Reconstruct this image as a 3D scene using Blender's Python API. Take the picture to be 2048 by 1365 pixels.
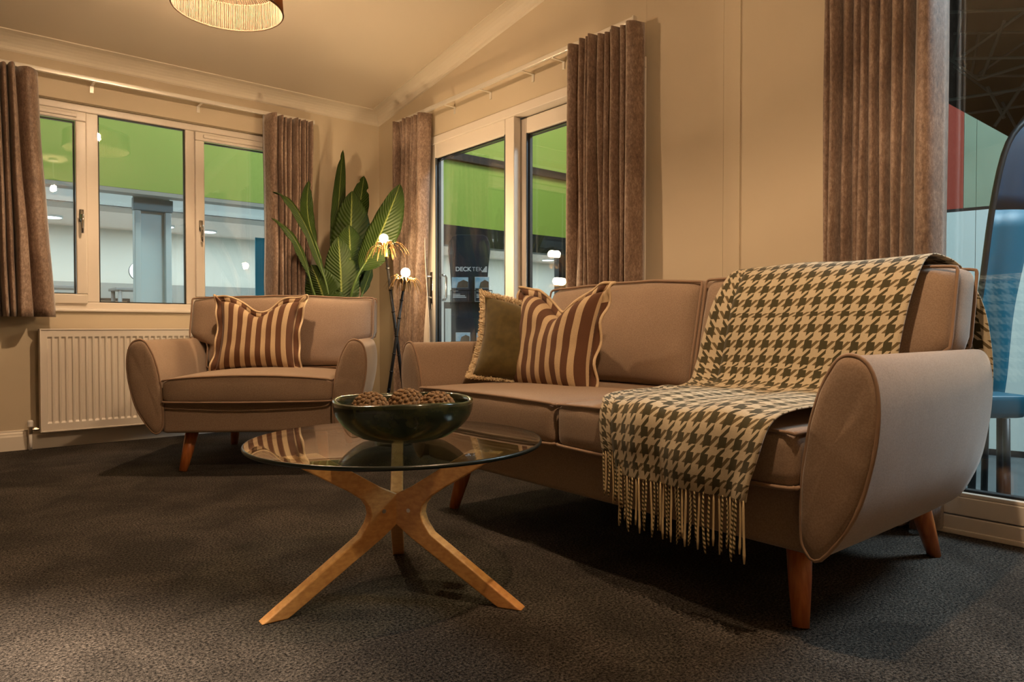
import bpy, bmesh, math, random
from mathutils import Vector, Matrix, noise
random.seed(7)
for o in list(bpy.data.objects): bpy.data.objects.remove(o)
SC = bpy.context.scene
COL = SC.collection
PI = math.pi

# ------------------------------------------------------------------ camera
F_PX = 1405.0
cam_d = bpy.data.cameras.new('camera'); cam_d.sensor_width = 36.0; cam_d.lens = F_PX/2048*36.0
cam_d.clip_start = .02; cam_d.clip_end = 200
cam = bpy.data.objects.new('camera', cam_d); COL.objects.link(cam)
cam.location = (0, 0, .70)
cam.rotation_euler = (PI/2 - math.atan2(26.5, F_PX), 0, -math.radians(39.62))
SC.camera = cam
# ------------------------------------------------------------------ world, exposure
w = bpy.data.worlds.new('hall_air'); SC.world = w; w.use_nodes = True
w.node_tree.nodes['Background'].inputs[0].default_value = (.55, .75, 1.0, 1)
w.node_tree.nodes['Background'].inputs[1].default_value = .012
vs = SC.view_settings
vs.view_transform = 'Standard'; vs.look = 'None'; vs.gamma = 1.0; vs.use_curve_mapping = False
vs.exposure = 0.0
SC.cycles.max_bounces = 8
# ------------------------------------------------------------------ large lights of the exhibition hall outside
def area(name, loc, target, size, power, color, sy=None):
    l = bpy.data.lights.new(name, 'AREA'); l.energy = power; l.color = color; l.size = size
    if sy: l.shape = 'RECTANGLE'; l.size_y = sy
    o = bpy.data.objects.new(name, l); COL.objects.link(o); o.location = loc
    d = Vector(target) - Vector(loc); o.rotation_euler = d.to_track_quat('-Z', 'Y').to_euler(); return o
COOL = (.72, .88, 1.0)
area('hall_light_side', (6.0, -1.2, 5.2), (4.6, .9, 0), 2.0, 700, COOL)
area('hall_light_front', (5.0, 6.4, 5.8), (5.4, 9.0, 2.6), 12.0, 420, (.95, 1.0, .92), 1.5)
area('shop_light_panel', (5.5, 11.2, 2.28), (5.5, 11.2, 0), 16.0, 400, (.84, .95, 1.0), 2.6)
# lamp strengths (bulbs are modelled, the emission sits in their builders)
PENDANT_E = 2900.0
FLOORLAMP_E = 680.0
DOWNLIGHT_E = 30.0
WARM = (1.0, .68, .41)

# ================================================================== helpers
def lin(c):
    return tuple((v/12.92 if v <= .04045 else ((v+.055)/1.055)**2.4) for v in c)
class NT:
    def __init__(s, m): s.t = m.node_tree; s.n = s.t.nodes; s.l = s.t.links
    def new(s, typ, **kw):
        n = s.n.new(typ)
        for k, v in kw.items():
            if k.startswith('i_'):
                key = k[2:]
                n.inputs[int(key) if key.isdigit() else key].default_value = v
            else: setattr(n, k, v)
        return n
    def link(s, a, b): s.l.new(a, b)
    def math(s, op, a, b=None, c=None):
        n = s.n.new('ShaderNodeMath'); n.operation = op
        for i, v in enumerate((a, b, c)):
            if v is None: continue
            if isinstance(v, (int, float)): n.inputs[i].default_value = v
            else: s.l.new(v, n.inputs[i])
        return n.outputs[0]
    def mixc(s, f, a, b):
        n = s.n.new('ShaderNodeMix'); n.data_type = 'RGBA'
        for i, v in ((0, f), (6, a), (7, b)):
            if isinstance(v, tuple): n.inputs[i].default_value = v if len(v) == 4 else (*v, 1)
            elif isinstance(v, (int, float)): n.inputs[i].default_value = v
            else: s.l.new(v, n.inputs[i])
        return n.outputs[2]
MATS = {}
def mat(name, col, rough=.6, metal=0., col2=None, nscale=8., stretch=(1, 1, 1), bump=0., bscale=200., bdist=.002,
        sheen=0., spec=.5, trans=0., coat=0., contrast=(.35, .65), detail=4., big=None, coord='Object'):
    if name in MATS: return MATS[name]
    m = bpy.data.materials.new(name); m.use_nodes = True; t = NT(m); b = t.n['Principled BSDF']
    b.inputs['Base Color'].default_value = (*col, 1); b.inputs['Roughness'].default_value = rough
    b.inputs['Metallic'].default_value = metal; b.inputs['Specular IOR Level'].default_value = spec
    if sheen: b.inputs['Sheen Weight'].default_value = sheen; b.inputs['Sheen Roughness'].default_value = .4
    if trans: b.inputs['Transmission Weight'].default_value = trans
    if coat: b.inputs['Coat Weight'].default_value = coat; b.inputs['Coat Roughness'].default_value = .08
    tc = t.new('ShaderNodeTexCoord')
    if col2 is not None:
        mp = t.new('ShaderNodeMapping'); mp.inputs['Scale'].default_value = stretch
        t.link(tc.outputs[coord], mp.inputs[0])
        nz = t.new('ShaderNodeTexNoise'); nz.inputs['Scale'].default_value = nscale; nz.inputs['Detail'].default_value = detail
        t.link(mp.outputs[0], nz.inputs['Vector'])
        r = t.new('ShaderNodeValToRGB'); r.color_ramp.elements[0].position = contrast[0]; r.color_ramp.elements[1].position = contrast[1]
        r.color_ramp.elements[0].color = (*col, 1); r.color_ramp.elements[1].color = (*col2, 1)
        t.link(nz.outputs['Fac'], r.inputs[0]); out = r.outputs[0]
        if big:
            nb = t.new('ShaderNodeTexNoise'); nb.inputs['Scale'].default_value = big[0]; nb.inputs['Detail'].default_value = 3
            t.link(tc.outputs[coord], nb.inputs['Vector'])
            rb = t.new('ShaderNodeValToRGB'); rb.color_ramp.elements[0].position = .38; rb.color_ramp.elements[1].position = .66
            rb.color_ramp.elements[0].color = (big[1],)*3+(1,); rb.color_ramp.elements[1].color = (big[2],)*3+(1,)
            t.link(nb.outputs['Fac'], rb.inputs[0])
            mx = t.new('ShaderNodeMix'); mx.data_type = 'RGBA'; mx.blend_type = 'MULTIPLY'; mx.inputs[0].default_value = 1
            t.link(out, mx.inputs[6]); t.link(rb.outputs[0], mx.inputs[7]); out = mx.outputs[2]
        t.link(out, b.inputs['Base Color'])
    if bump:
        nz2 = t.new('ShaderNodeTexNoise'); nz2.inputs['Scale'].default_value = bscale; nz2.inputs['Detail'].default_value = 3
        t.link(tc.outputs[coord], nz2.inputs['Vector'])
        bp = t.new('ShaderNodeBump'); bp.inputs['Strength'].default_value = bump; bp.inputs['Distance'].default_value = bdist
        t.link(nz2.outputs['Fac'], bp.inputs['Height']); t.link(bp.outputs[0], b.inputs['Normal'])
    MATS[name] = m; return m
def emit(name, col, strength):
    if name in MATS: return MATS[name]
    m = bpy.data.materials.new(name); m.use_nodes = True; t = NT(m); b = t.n['Principled BSDF']
    b.inputs['Base Color'].default_value = (.8, .8, .8, 1)
    b.inputs['Emission Color'].default_value = (*col, 1); b.inputs['Emission Strength'].default_value = strength
    MATS[name] = m; return m
def glass(name, tint=(1, 1, 1), r0=.04):
    if name in MATS: return MATS[name]
    m = bpy.data.materials.new(name); m.use_nodes = True; t = NT(m); t.n.remove(t.n['Principled BSDF'])
    g = t.new('ShaderNodeNewGeometry'); d = t.new('ShaderNodeVectorMath', operation='DOT_PRODUCT')
    t.link(g.outputs['Incoming'], d.inputs[0]); t.link(g.outputs['Normal'], d.inputs[1])
    c = t.math('ABSOLUTE', d.outputs['Value']); p = t.math('POWER', t.math('SUBTRACT', 1.0, c), 5.0)
    f = t.math('MULTIPLY_ADD', p, 1-r0, r0)
    tr = t.new('ShaderNodeBsdfTransparent'); tr.inputs[0].default_value = (*tint, 1)
    gl = t.new('ShaderNodeBsdfGlossy'); gl.inputs['Roughness'].default_value = 0.0; gl.inputs[0].default_value = (1, 1, 1, 1)
    mx = t.new('ShaderNodeMixShader'); t.link(f, mx.inputs[0]); t.link(tr.outputs[0], mx.inputs[1]); t.link(gl.outputs[0], mx.inputs[2])
    t.link(mx.outputs[0], t.n['Material Output'].inputs[0]); MATS[name] = m; return m

OFF = {}
def woff(o): return OFF.get(o.name, Vector((0, 0, 0)))
def props(o, label=None, cat=None, group=None, kind=None):
    if label: o['label'] = label
    if cat: o['category'] = cat
    if group: o['group'] = group
    if kind: o['kind'] = kind
    return o
def empty(name, loc=(0, 0, 0), rz=0., label=None, cat=None, group=None, local=False):
    o = bpy.data.objects.new(name, None); COL.objects.link(o); o.location = loc; o.rotation_euler = (0, 0, rz)
    o.empty_display_size = .05
    OFF[o.name] = Vector((0, 0, 0)) if local else Vector(loc)
    return props(o, label, cat, group)
class MB:
    def __init__(s): s.v = []; s.f = []; s.uv = {}
    def add(s, vs, fs, uvs=None):
        n = len(s.v); s.v += [tuple(x) for x in vs]; s.f += [tuple(i+n for i in f) for f in fs]
        if uvs:
            for i, u in enumerate(uvs): s.uv[n+i] = u
        return s
    def box(s, x0, x1, y0, y1, z0, z1):
        v = [(x, y, z) for z in (z0, z1) for y in (y0, y1) for x in (x0, x1)]
        return s.add(v, [(0, 2, 3, 1), (4, 5, 7, 6), (0, 1, 5, 4), (2, 6, 7, 3), (0, 4, 6, 2), (1, 3, 7, 5)])
    def prism(s, poly, axis, a, b):
        n = len(poly)
        def P(p, h):
            return {'x': (h, p[0], p[1]), 'y': (p[0], h, p[1]), 'z': (p[0], p[1], h)}[axis]
        v = [P(p, a) for p in poly] + [P(p, b) for p in poly]
        f = [(i, (i+1) % n, n+(i+1) % n, n+i) for i in range(n)] + [tuple(range(n))[::-1], tuple(range(n, 2*n))]
        return s.add(v, f)
    def tube(s, path, r, n=8, closed=False, caps=True, uvl=False):
        P = [Vector(p) for p in path]; m = len(P)
        R = r if isinstance(r, (list, tuple)) else [r]*m
        up = Vector((0, 0, 1)); vs = []; uvs = []; prev = None; L = 0
        for i in range(m):
            if closed: t = P[(i+1) % m] - P[i-1]
            else: t = P[min(i+1, m-1)] - P[max(i-1, 0)]
            t = t.normalized() if t.length > 1e-9 else Vector((0, 0, 1))
            if prev is None:
                a = t.cross(up)
                if a.length < 1e-3: a = t.cross(Vector((1, 0, 0)))
            else: a = prev - t*prev.dot(t)
            a.normalize(); prev = a; b = t.cross(a)
            if i: L += (P[i]-P[i-1]).length
            for k in range(n):
                an = 2*PI*k/n; vs.append(P[i] + (a*math.cos(an) + b*math.sin(an))*R[i]); uvs.append((k/n, L))
        fs = []
        for i in range(m if closed else m-1):
            j = (i+1) % m
            for k in range(n):
                l = (k+1) % n; fs.append((i*n+k, i*n+l, j*n+l, j*n+k))
        if caps and not closed: fs += [tuple(range(n))[::-1], tuple(range((m-1)*n, m*n))]
        return s.add(vs, fs, uvs if uvl else None)
    def lathe(s, prof, n=32, c=(0, 0, 0), sx=1., sy=1.):
        vs = []
        for r, z in prof:
            for k in range(n):
                a = 2*PI*k/n; vs.append((c[0]+r*math.cos(a)*sx, c[1]+r*math.sin(a)*sy, c[2]+z))
        fs = []
        for i in range(len(prof)-1):
            for k in range(n):
                l = (k+1) % n; fs.append((i*n+k, i*n+l, (i+1)*n+l, (i+1)*n+k))
        return s.add(vs, fs)
    def grid(s, fn, nu, nv, cu=False, uvf=None):
        vs = []; uvs = []
        for j in range(nv):
            for i in range(nu):
                u = i/(nu if cu else nu-1); v = j/(nv-1); vs.append(fn(u, v)); uvs.append(uvf(u, v) if uvf else (u, v))
        fs = []
        for j in range(nv-1):
            for i in range(nu if cu else nu-1):
                k = (i+1) % nu; fs.append((j*nu+i, j*nu+k, (j+1)*nu+k, (j+1)*nu+i))
        return s.add(vs, fs, uvs)
    def sphere(s, c, r, n=12, m=8, sc=(1, 1, 1)):
        vs = [(c[0], c[1], c[2]-r*sc[2])]
        for j in range(1, m):
            ph = -PI/2+PI*j/m
            for k in range(n):
                a = 2*PI*k/n; vs.append((c[0]+r*math.cos(ph)*math.cos(a)*sc[0], c[1]+r*math.cos(ph)*math.sin(a)*sc[1], c[2]+r*math.sin(ph)*sc[2]))
        vs.append((c[0], c[1], c[2]+r*sc[2])); fs = []
        for k in range(n): fs.append((0, 1+(k+1) % n, 1+k))
        for j in range(m-2):
            for k in range(n):
                l = (k+1) % n; fs.append((1+j*n+k, 1+j*n+l, 1+(j+1)*n+l, 1+(j+1)*n+k))
        T = len(vs)-1; b = 1+(m-2)*n
        for k in range(n): fs.append((b+k, b+(k+1) % n, T))
        return s.add(vs, fs)
    def build(s, name, m, parent=None, smooth=False, bevel=0., weld=False, solid=0., subsurf=0, seg=2, **kw):
        me = bpy.data.meshes.new(name); off = woff(parent) if parent else Vector((0, 0, 0))
        me.from_pydata([tuple(Vector(v)-off) for v in s.v], [], s.f)
        if s.uv:
            ul = me.uv_layers.new(name='UVMap')
            for lp in me.loops: ul.data[lp.index].uv = s.uv.get(lp.vertex_index, (0, 0))
        bm = bmesh.new(); bm.from_mesh(me)
        if weld: bmesh.ops.remove_doubles(bm, verts=bm.verts, dist=1e-5)
        bmesh.ops.recalc_face_normals(bm, faces=bm.faces)
        bm.to_mesh(me); bm.free()
        if smooth: me.polygons.foreach_set('use_smooth', [True]*len(me.polygons))
        me.materials.append(m)
        o = bpy.data.objects.new(name, me); COL.objects.link(o)
        if parent: o.parent = parent
        OFF[o.name] = off
        if bevel:
            b = o.modifiers.new('bevel', 'BEVEL'); b.width = bevel; b.segments = seg; b.limit_method = 'ANGLE'; b.angle_limit = .6
            me.polygons.foreach_set('use_smooth', [True]*len(me.polygons))
            wn = o.modifiers.new('wn', 'WEIGHTED_NORMAL'); wn.keep_sharp = False
        if solid: sd = o.modifiers.new('solid', 'SOLIDIFY'); sd.thickness = solid; sd.offset = 0
        if subsurf: ss = o.modifiers.new('sub', 'SUBSURF'); ss.levels = subsurf; ss.render_levels = subsurf
        return props(o, **kw)
def copy_tree(o, parent=None):
    c = o.copy(); COL.objects.link(c); c.parent = parent; OFF[c.name] = woff(o)
    for ch in list(o.children): copy_tree(ch, c)
    return c
def interp(st, t):
    n = len(st)-1; f = min(max(t, 0), 1)*n; i = min(int(f), n-1); u = f-i
    g = lambda k: st[min(max(k, 0), n)]
    a, b, c, d = g(i-1), g(i), g(i+1), g(i+2)
    return [.5*((2*b[k]) + (-a[k]+c[k])*u + (2*a[k]-5*b[k]+4*c[k]-d[k])*u*u + (-a[k]+3*b[k]-3*c[k]+d[k])*u**3) for k in range(len(b))]
def smoothpoly(pts, n, closed=True):
    out = []; m = len(pts)
    for k in range(n):
        f = k/n*m; i = int(f); u = f-i; a, b, c, d = pts[i-1], pts[i % m], pts[(i+1) % m], pts[(i+2) % m]
        out.append(tuple(.5*((2*b[q]) + (-a[q]+c[q])*u + (2*a[q]-5*b[q]+4*c[q]-d[q])*u*u + (-a[q]+3*b[q]-3*c[q]+d[q])*u**3) for q in range(2)))
    return out
def nz(x, y, z=0.): return noise.noise(Vector((x, y, z)))

# ================================================================== materials
M_WALL = mat('wall_paint', lin((.785, .725, .625)), .75, col2=lin((.77, .71, .61)), nscale=3, bump=.15, bscale=350, bdist=.0006)
M_CEIL = mat('ceiling_paint', lin((.80, .745, .66)), .8, bump=.12, bscale=300, bdist=.0006)
M_COV = mat('coving_paint', lin((.82, .775, .70)), .6, bump=.05, bscale=60)
M_TRIM = mat('white_trim', lin((.88, .84, .78)), .4)
M_UPVC = mat('white_upvc', lin((.86, .82, .77)), .32, bump=.04, bscale=900, bdist=.0003)
M_GASK = mat('black_gasket', lin((.06, .07, .08)), .5)
M_ALU = mat('grey_spacer', lin((.30, .33, .36)), .4, .4)
M_GLASS = glass('window_glass', (.97, .985, .98), .065)
M_CHROME = mat('chrome', (.75, .73, .70), .12, 1.)
M_RAIL = mat('rail_metal', lin((.90, .88, .84)), .28, .5)
M_RAD = mat('radiator_enamel', lin((.86, .82, .77)), .35)
M_PLAST = mat('white_plastic', lin((.88, .86, .84)), .4)
M_BRASS = mat('valve_metal', (.5, .45, .38), .3, 1.)
M_FAB = mat('taupe_fabric', lin((.55, .455, .375)), .85, col2=lin((.61, .515, .43)), nscale=260, detail=2, bump=.25, bscale=900, bdist=.0008, sheen=.25, big=(3.5, .90, 1.04))
_t = NT(M_FAB); _b = _t.n['Principled BSDF']; _old = _b.inputs['Normal'].links[0].from_node
_tc = _t.new('ShaderNodeTexCoord'); _nz = _t.new('ShaderNodeTexNoise', i_Scale=7., i_Detail=2.); _t.link(_tc.outputs['Object'], _nz.inputs['Vector'])
_bp = _t.new('ShaderNodeBump', i_Strength=.10, i_Distance=.02); _t.link(_nz.outputs['Fac'], _bp.inputs['Height']); _t.link(_bp.outputs[0], _old.inputs['Normal'])
M_PIPE = mat('piping_fabric', lin((.57, .46, .37)), .8, bump=.3, bscale=900, sheen=.2)
M_WOODLEG = mat('beech_leg', lin((.72, .43, .22)), .38, col2=lin((.62, .34, .16)), nscale=30, stretch=(3, 3, .3), coat=.2)
M_OAK = mat('oak_leg', lin((.88, .66, .41)), .4, col2=lin((.80, .57, .34)), nscale=22, stretch=(2.5, 2.5, 5), detail=6, bump=.1, bscale=120, coat=.15)
M_BLACK = mat('black_metal', lin((.07, .065, .06)), .45, .3)
M_GOLD = mat('gold_leaf_strip', lin((.72, .56, .33)), .45, .25)

def carpet_mat():
    m = bpy.data.materials.new('carpet'); m.use_nodes = True; t = NT(m); b = t.n['Principled BSDF']
    tc = t.new('ShaderNodeTexCoord'); b.inputs['Roughness'].default_value = .95; b.inputs['Specular IOR Level'].default_value = .15
    n1 = t.new('ShaderNodeTexNoise', i_Scale=150., i_Detail=3., i_Roughness=.8); t.link(tc.outputs['Object'], n1.inputs['Vector'])
    v1 = t.new('ShaderNodeTexVoronoi', i_Scale=330.); t.link(tc.outputs['Object'], v1.inputs['Vector'])
    r = t.new('ShaderNodeValToRGB'); e = r.color_ramp.elements
    e[0].position = .40; e[0].color = (*lin((.072, .064, .056)), 1); e[1].position = .74; e[1].color = (*lin((.47, .435, .40)), 1)
    t.link(n1.outputs['Fac'], r.inputs[0])
    n2 = t.new('ShaderNodeTexNoise', i_Scale=3.2, i_Detail=5., i_Roughness=.6, i_Distortion=.6); t.link(tc.outputs['Object'], n2.inputs['Vector'])
    r2 = t.new('ShaderNodeValToRGB'); e = r2.color_ramp.elements
    e[0].position = .38; e[0].color = (.68, .68, .68, 1); e[1].position = .66; e[1].color = (1.35, 1.35, 1.35, 1)
    t.link(n2.outputs['Fac'], r2.inputs[0])
    mx = t.new('ShaderNodeMix'); mx.data_type = 'RGBA'; mx.blend_type = 'MULTIPLY'; mx.inputs[0].default_value = 1
    t.link(r.outputs[0], mx.inputs[6]); t.link(r2.outputs[0], mx.inputs[7]); t.link(mx.outputs[2], b.inputs['Base Color'])
    bp = t.new('ShaderNodeBump', i_Strength=.9, i_Distance=.006)
    h = t.math('ADD', n1.outputs['Fac'], t.math('MULTIPLY', v1.outputs['Distance'], -.6)); t.link(h, bp.inputs['Height']); t.link(bp.outputs[0], b.inputs['Normal'])
    return m
M_CARPET = carpet_mat()

def velvet_mat(name, c1, c2, c3):
    m = bpy.data.materials.new(name); m.use_nodes = True; t = NT(m); b = t.n['Principled BSDF']
    tc = t.new('ShaderNodeTexCoord'); mp = t.new('ShaderNodeMapping'); mp.inputs['Scale'].default_value = (1, 1, .5); t.link(tc.outputs['Object'], mp.inputs[0])
    n1 = t.new('ShaderNodeTexNoise', i_Scale=95., i_Detail=8., i_Roughness=.8); t.link(mp.outputs[0], n1.inputs['Vector'])
    n2 = t.new('ShaderNodeTexNoise', i_Scale=9., i_Detail=5., i_Roughness=.75); t.link(mp.outputs[0], n2.inputs['Vector'])
    s = t.math('ADD', t.math('MULTIPLY', n1.outputs['Fac'], .75), t.math('MULTIPLY', n2.outputs['Fac'], .35))
    r = t.new('ShaderNodeValToRGB'); e = r.color_ramp.elements; e[0].position = .42; e[0].color = (*c1, 1); e[1].position = .74; e[1].color = (*c3, 1)
    k = e.new(.56); k.color = (*c2, 1); t.link(s, r.inputs[0]); t.link(r.outputs[0], b.inputs['Base Color'])
    rr = t.math('MULTIPLY_ADD', n1.outputs['Fac'], -.35, .70); t.link(rr, b.inputs['Roughness'])
    b.inputs['Sheen Weight'].default_value = .5; b.inputs['Sheen Roughness'].default_value = .35
    bp = t.new('ShaderNodeBump', i_Strength=.35, i_Distance=.003); t.link(n1.outputs['Fac'], bp.inputs['Height']); t.link(bp.outputs[0], b.inputs['Normal'])
    return m
M_CURT = velvet_mat('curtain_velvet', lin((.36, .28, .235)), lin((.52, .425, .36)), lin((.72, .63, .56)))
M_LINING = mat('curtain_lining', lin((.84, .80, .75)), .8)

def stripe_mat():
    m = bpy.data.materials.new('stripe_fabric'); m.use_nodes = True; t = NT(m); b = t.n['Principled BSDF']
    tc = t.new('ShaderNodeTexCoord'); sp = t.new('ShaderNodeSeparateXYZ'); t.link(tc.outputs['UV'], sp.inputs[0])
    f = t.math('FRACT', t.math('DIVIDE', sp.outputs[0], .056)); s = t.math('GREATER_THAN', f, .54)
    n1 = t.new('ShaderNodeTexNoise', i_Scale=350., i_Detail=2.); t.link(tc.outputs['Object'], n1.inputs['Vector'])
    c = t.mixc(s, lin((.40, .25, .15)), lin((.82, .71, .56)))
    mx = t.new('ShaderNodeMix'); mx.data_type = 'RGBA'; mx.blend_type = 'MULTIPLY'; mx.inputs[0].default_value = .35; t.link(c, mx.inputs[6]); t.link(n1.outputs['Fac'], mx.inputs[7])
    t.link(mx.outputs[2], b.inputs['Base Color']); b.inputs['Roughness'].default_value = .85; b.inputs['Sheen Weight'].default_value = .1
    bp = t.new('ShaderNodeBump', i_Strength=.3, i_Distance=.0015); t.link(n1.outputs['Fac'], bp.inputs['Height']); t.link(bp.outputs[0], b.inputs['Normal'])
    return m
M_STRIPE = stripe_mat()
M_CREAMPIPE = mat('cream_piping', lin((.84, .74, .60)), .8, bump=.2, bscale=600)
M_OLIVE = mat('olive_velvet', lin((.30, .245, .075)), .8, col2=lin((.35, .29, .10)), nscale=40, bump=.2, bscale=700, sheen=.4)
M_FRINGE = mat('cream_fringe', lin((.93, .86, .73)), .85, col2=lin((.86, .77, .62)), nscale=120)

def hound_mat():
    m = bpy.data.materials.new('houndstooth_wool'); m.use_nodes = True; t = NT(m); b = t.n['Principled BSDF']
    tc = t.new('ShaderNodeTexCoord'); sp = t.new('ShaderNodeSeparateXYZ'); t.link(tc.outputs['UV'], sp.inputs[0])
    R = .047
    i = t.math('MULTIPLY', sp.outputs[0], 1/R); j = t.math('MULTIPLY', sp.outputs[1], 1/R)
    wa = t.math('LESS_THAN', t.math('FRACT', i), .5); we = t.math('LESS_THAN', t.math('FRACT', j), .5)
    tw = t.math('LESS_THAN', t.math('FRACT', t.math('MULTIPLY', t.math('ADD', i, j), 2.)), .5)
    dark = t.math('ADD', t.math('MULTIPLY', tw, wa), t.math('MULTIPLY', t.math('SUBTRACT', 1., tw), we))
    mid = t.math('MULTIPLY', dark, t.math('MULTIPLY', t.math('SUBTRACT', 1., wa), we))
    n1 = t.new('ShaderNodeTexNoise', i_Scale=420., i_Detail=3.); t.link(tc.outputs['Object'], n1.inputs['Vector'])
    c = t.mixc(dark, lin((.80, .735, .615)), lin((.265, .235, .10)))
    c = t.mixc(t.math('MULTIPLY', mid, .55), c, lin((.50, .42, .28)))
    mx = t.new('ShaderNodeMix'); mx.data_type = 'RGBA'; mx.blend_type = 'MULTIPLY'; mx.inputs[0].default_value = .35; t.link(c, mx.inputs[6]); t.link(n1.outputs['Fac'], mx.inputs[7])
    t.link(mx.outputs[2], b.inputs['Base Color']); b.inputs['Roughness'].default_value = .9; b.inputs['Sheen Weight'].default_value = .15
    wv = t.math('SINE', t.math('MULTIPLY', t.math('ADD', sp.outputs[0], sp.outputs[1]), 1400.))
    bp = t.new('ShaderNodeBump', i_Strength=.4, i_Distance=.0015); t.link(t.math('ADD', n1.outputs['Fac'], t.math('MULTIPLY', wv, .12)), bp.inputs['Height']); t.link(bp.outputs[0], b.inputs['Normal'])
    return m
M_HOUND = hound_mat()
M_YARN = mat('cream_yarn', lin((.78, .69, .53)), .9, bump=.4, bscale=500)
def twist_mat():
    m = bpy.data.materials.new('twisted_yarn'); m.use_nodes = True; t = NT(m); b = t.n['Principled BSDF']
    tc = t.new('ShaderNodeTexCoord'); sp = t.new('ShaderNodeSeparateXYZ'); t.link(tc.outputs['UV'], sp.inputs[0])
    f = t.math('FRACT', t.math('ADD', sp.outputs[0], t.math('MULTIPLY', sp.outputs[1], 95.)))
    t.link(t.mixc(t.math('GREATER_THAN', f, .5), lin((.27, .24, .11)), lin((.78, .69, .53))), b.inputs['Base Color']); b.inputs['Roughness'].default_value = .9
    return m
M_TWIST = twist_mat()

def leaf_mat():
    m = bpy.data.materials.new('strelitzia_leaf'); m.use_nodes = True; t = NT(m); b = t.n['Principled BSDF']
    tc = t.new('ShaderNodeTexCoord'); sp = t.new('ShaderNodeSeparateXYZ'); t.link(tc.outputs['UV'], sp.inputs[0])
    au = t.math('ABSOLUTE', t.math('SUBTRACT', sp.outputs[0], .5))
    wv = t.math('SINE', t.math('MULTIPLY', t.math('SUBTRACT', sp.outputs[1], t.math('MULTIPLY', au, .35)), 150.))
    n1 = t.new('ShaderNodeTexNoise', i_Scale=14., i_Detail=3.); t.link(tc.outputs['Object'], n1.inputs['Vector'])
    c = t.mixc(n1.outputs['Fac'], lin((.09, .155, .03)), lin((.18, .26, .05)))
    c = t.mixc(t.math('MULTIPLY_ADD', wv, .12, .12), c, lin((.23, .30, .07)))
    c = t.mixc(t.math('LESS_THAN', au, .025), c, lin((.45, .49, .24)))
    t.link(c, b.inputs['Base Color']); b.inputs['Roughness'].default_value = .5; b.inputs['Specular IOR Level'].default_value = .3
    bp = t.new('ShaderNodeBump', i_Strength=.5, i_Distance=.004); t.link(wv, bp.inputs['Height']); t.link(bp.outputs[0], b.inputs['Normal'])
    tr = t.new('ShaderNodeBsdfTranslucent'); t.link(t.mixc(.5, c, lin((.42, .52, .10))), tr.inputs[0])
    mx = t.new('ShaderNodeMixShader', i_0=.22); t.link(b.outputs[0], mx.inputs[1]); t.link(tr.outputs[0], mx.inputs[2]); t.link(mx.outputs[0], t.n['Material Output'].inputs[0])
    return m
M_LEAF = leaf_mat()
M_STEM = mat('leaf_stem', lin((.25, .33, .12)), .5)
def rope_mat():
    m = bpy.data.materials.new('raffia_rope'); m.use_nodes = True; t = NT(m); b = t.n['Principled BSDF']
    b.inputs['Base Color'].default_value = (*lin((.25, .195, .13)), 1); b.inputs['Roughness'].default_value = .8
    tr = t.new('ShaderNodeBsdfTranslucent'); tr.inputs[0].default_value = (*lin((.46, .33, .19)), 1)
    mx = t.new('ShaderNodeMixShader', i_0=.40); t.link(b.outputs[0], mx.inputs[1]); t.link(tr.outputs[0], mx.inputs[2]); t.link(mx.outputs[0], t.n['Material Output'].inputs[0])
    return m
M_ROPE = rope_mat()
M_JUTE = mat('jute_knot', lin((.44, .335, .22)), .85, col2=lin((.58, .455, .31)), nscale=90, bump=.3, bscale=400)
M_BOWL = mat('green_glaze', lin((.12, .15, .09)), .2, col2=lin((.24, .25, .14)), nscale=30, contrast=(.42, .72), bump=.12, bscale=35, bdist=.004, coat=.3)

# ================================================================== the room shell
YB, XB, XL, YF = 4.89, 2.705, -3.5, -.99
RIDGE = 1.95
def zc(y): return 2.335 + .154*(4.89-y) if y >= RIDGE else 2.335+.154*(4.89-RIDGE) - .154*(RIDGE-y)
fl = MB().box(XL-.2, XB+.06, YF-.2, YB+.14, -.04, 0).build('floor', M_CARPET, kind='structure')
# ceiling: two pitched boards meeting at a ridge
c = MB()
for ya, yb in ((YB+.14, RIDGE), (RIDGE, YF-.2)):
    c.add([(XL-.2, ya, zc(ya)), (XB+.14, ya, zc(ya)), (XB+.14, yb, zc(yb)), (XL-.2, yb, zc(yb)),
           (XL-.2, ya, zc(ya)+.06), (XB+.14, ya, zc(ya)+.06), (XB+.14, yb, zc(yb)+.06), (XL-.2, yb, zc(yb)+.06)],
          [(0, 1, 2, 3), (4, 7, 6, 5), (0, 4, 5, 1), (2, 6, 7, 3), (1, 5, 6, 2), (0, 3, 7, 4)])
c.build('ceiling', M_CEIL, kind='structure')
# back wall with window opening
WX0, WX1, WZ0, WZ1 = .02, 2.075, .80, 2.047
b = MB(); T = YB+.14
b.box(XL, WX0, YB, T, 0, 2.44).box(WX1, XB+.14, YB, T, 0, 2.44).box(WX0, WX1, YB, T, 0, WZ0).box(WX0, WX1, YB, T, WZ1, 2.44)
b.build('wall_back', M_WALL, kind='structure')
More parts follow.
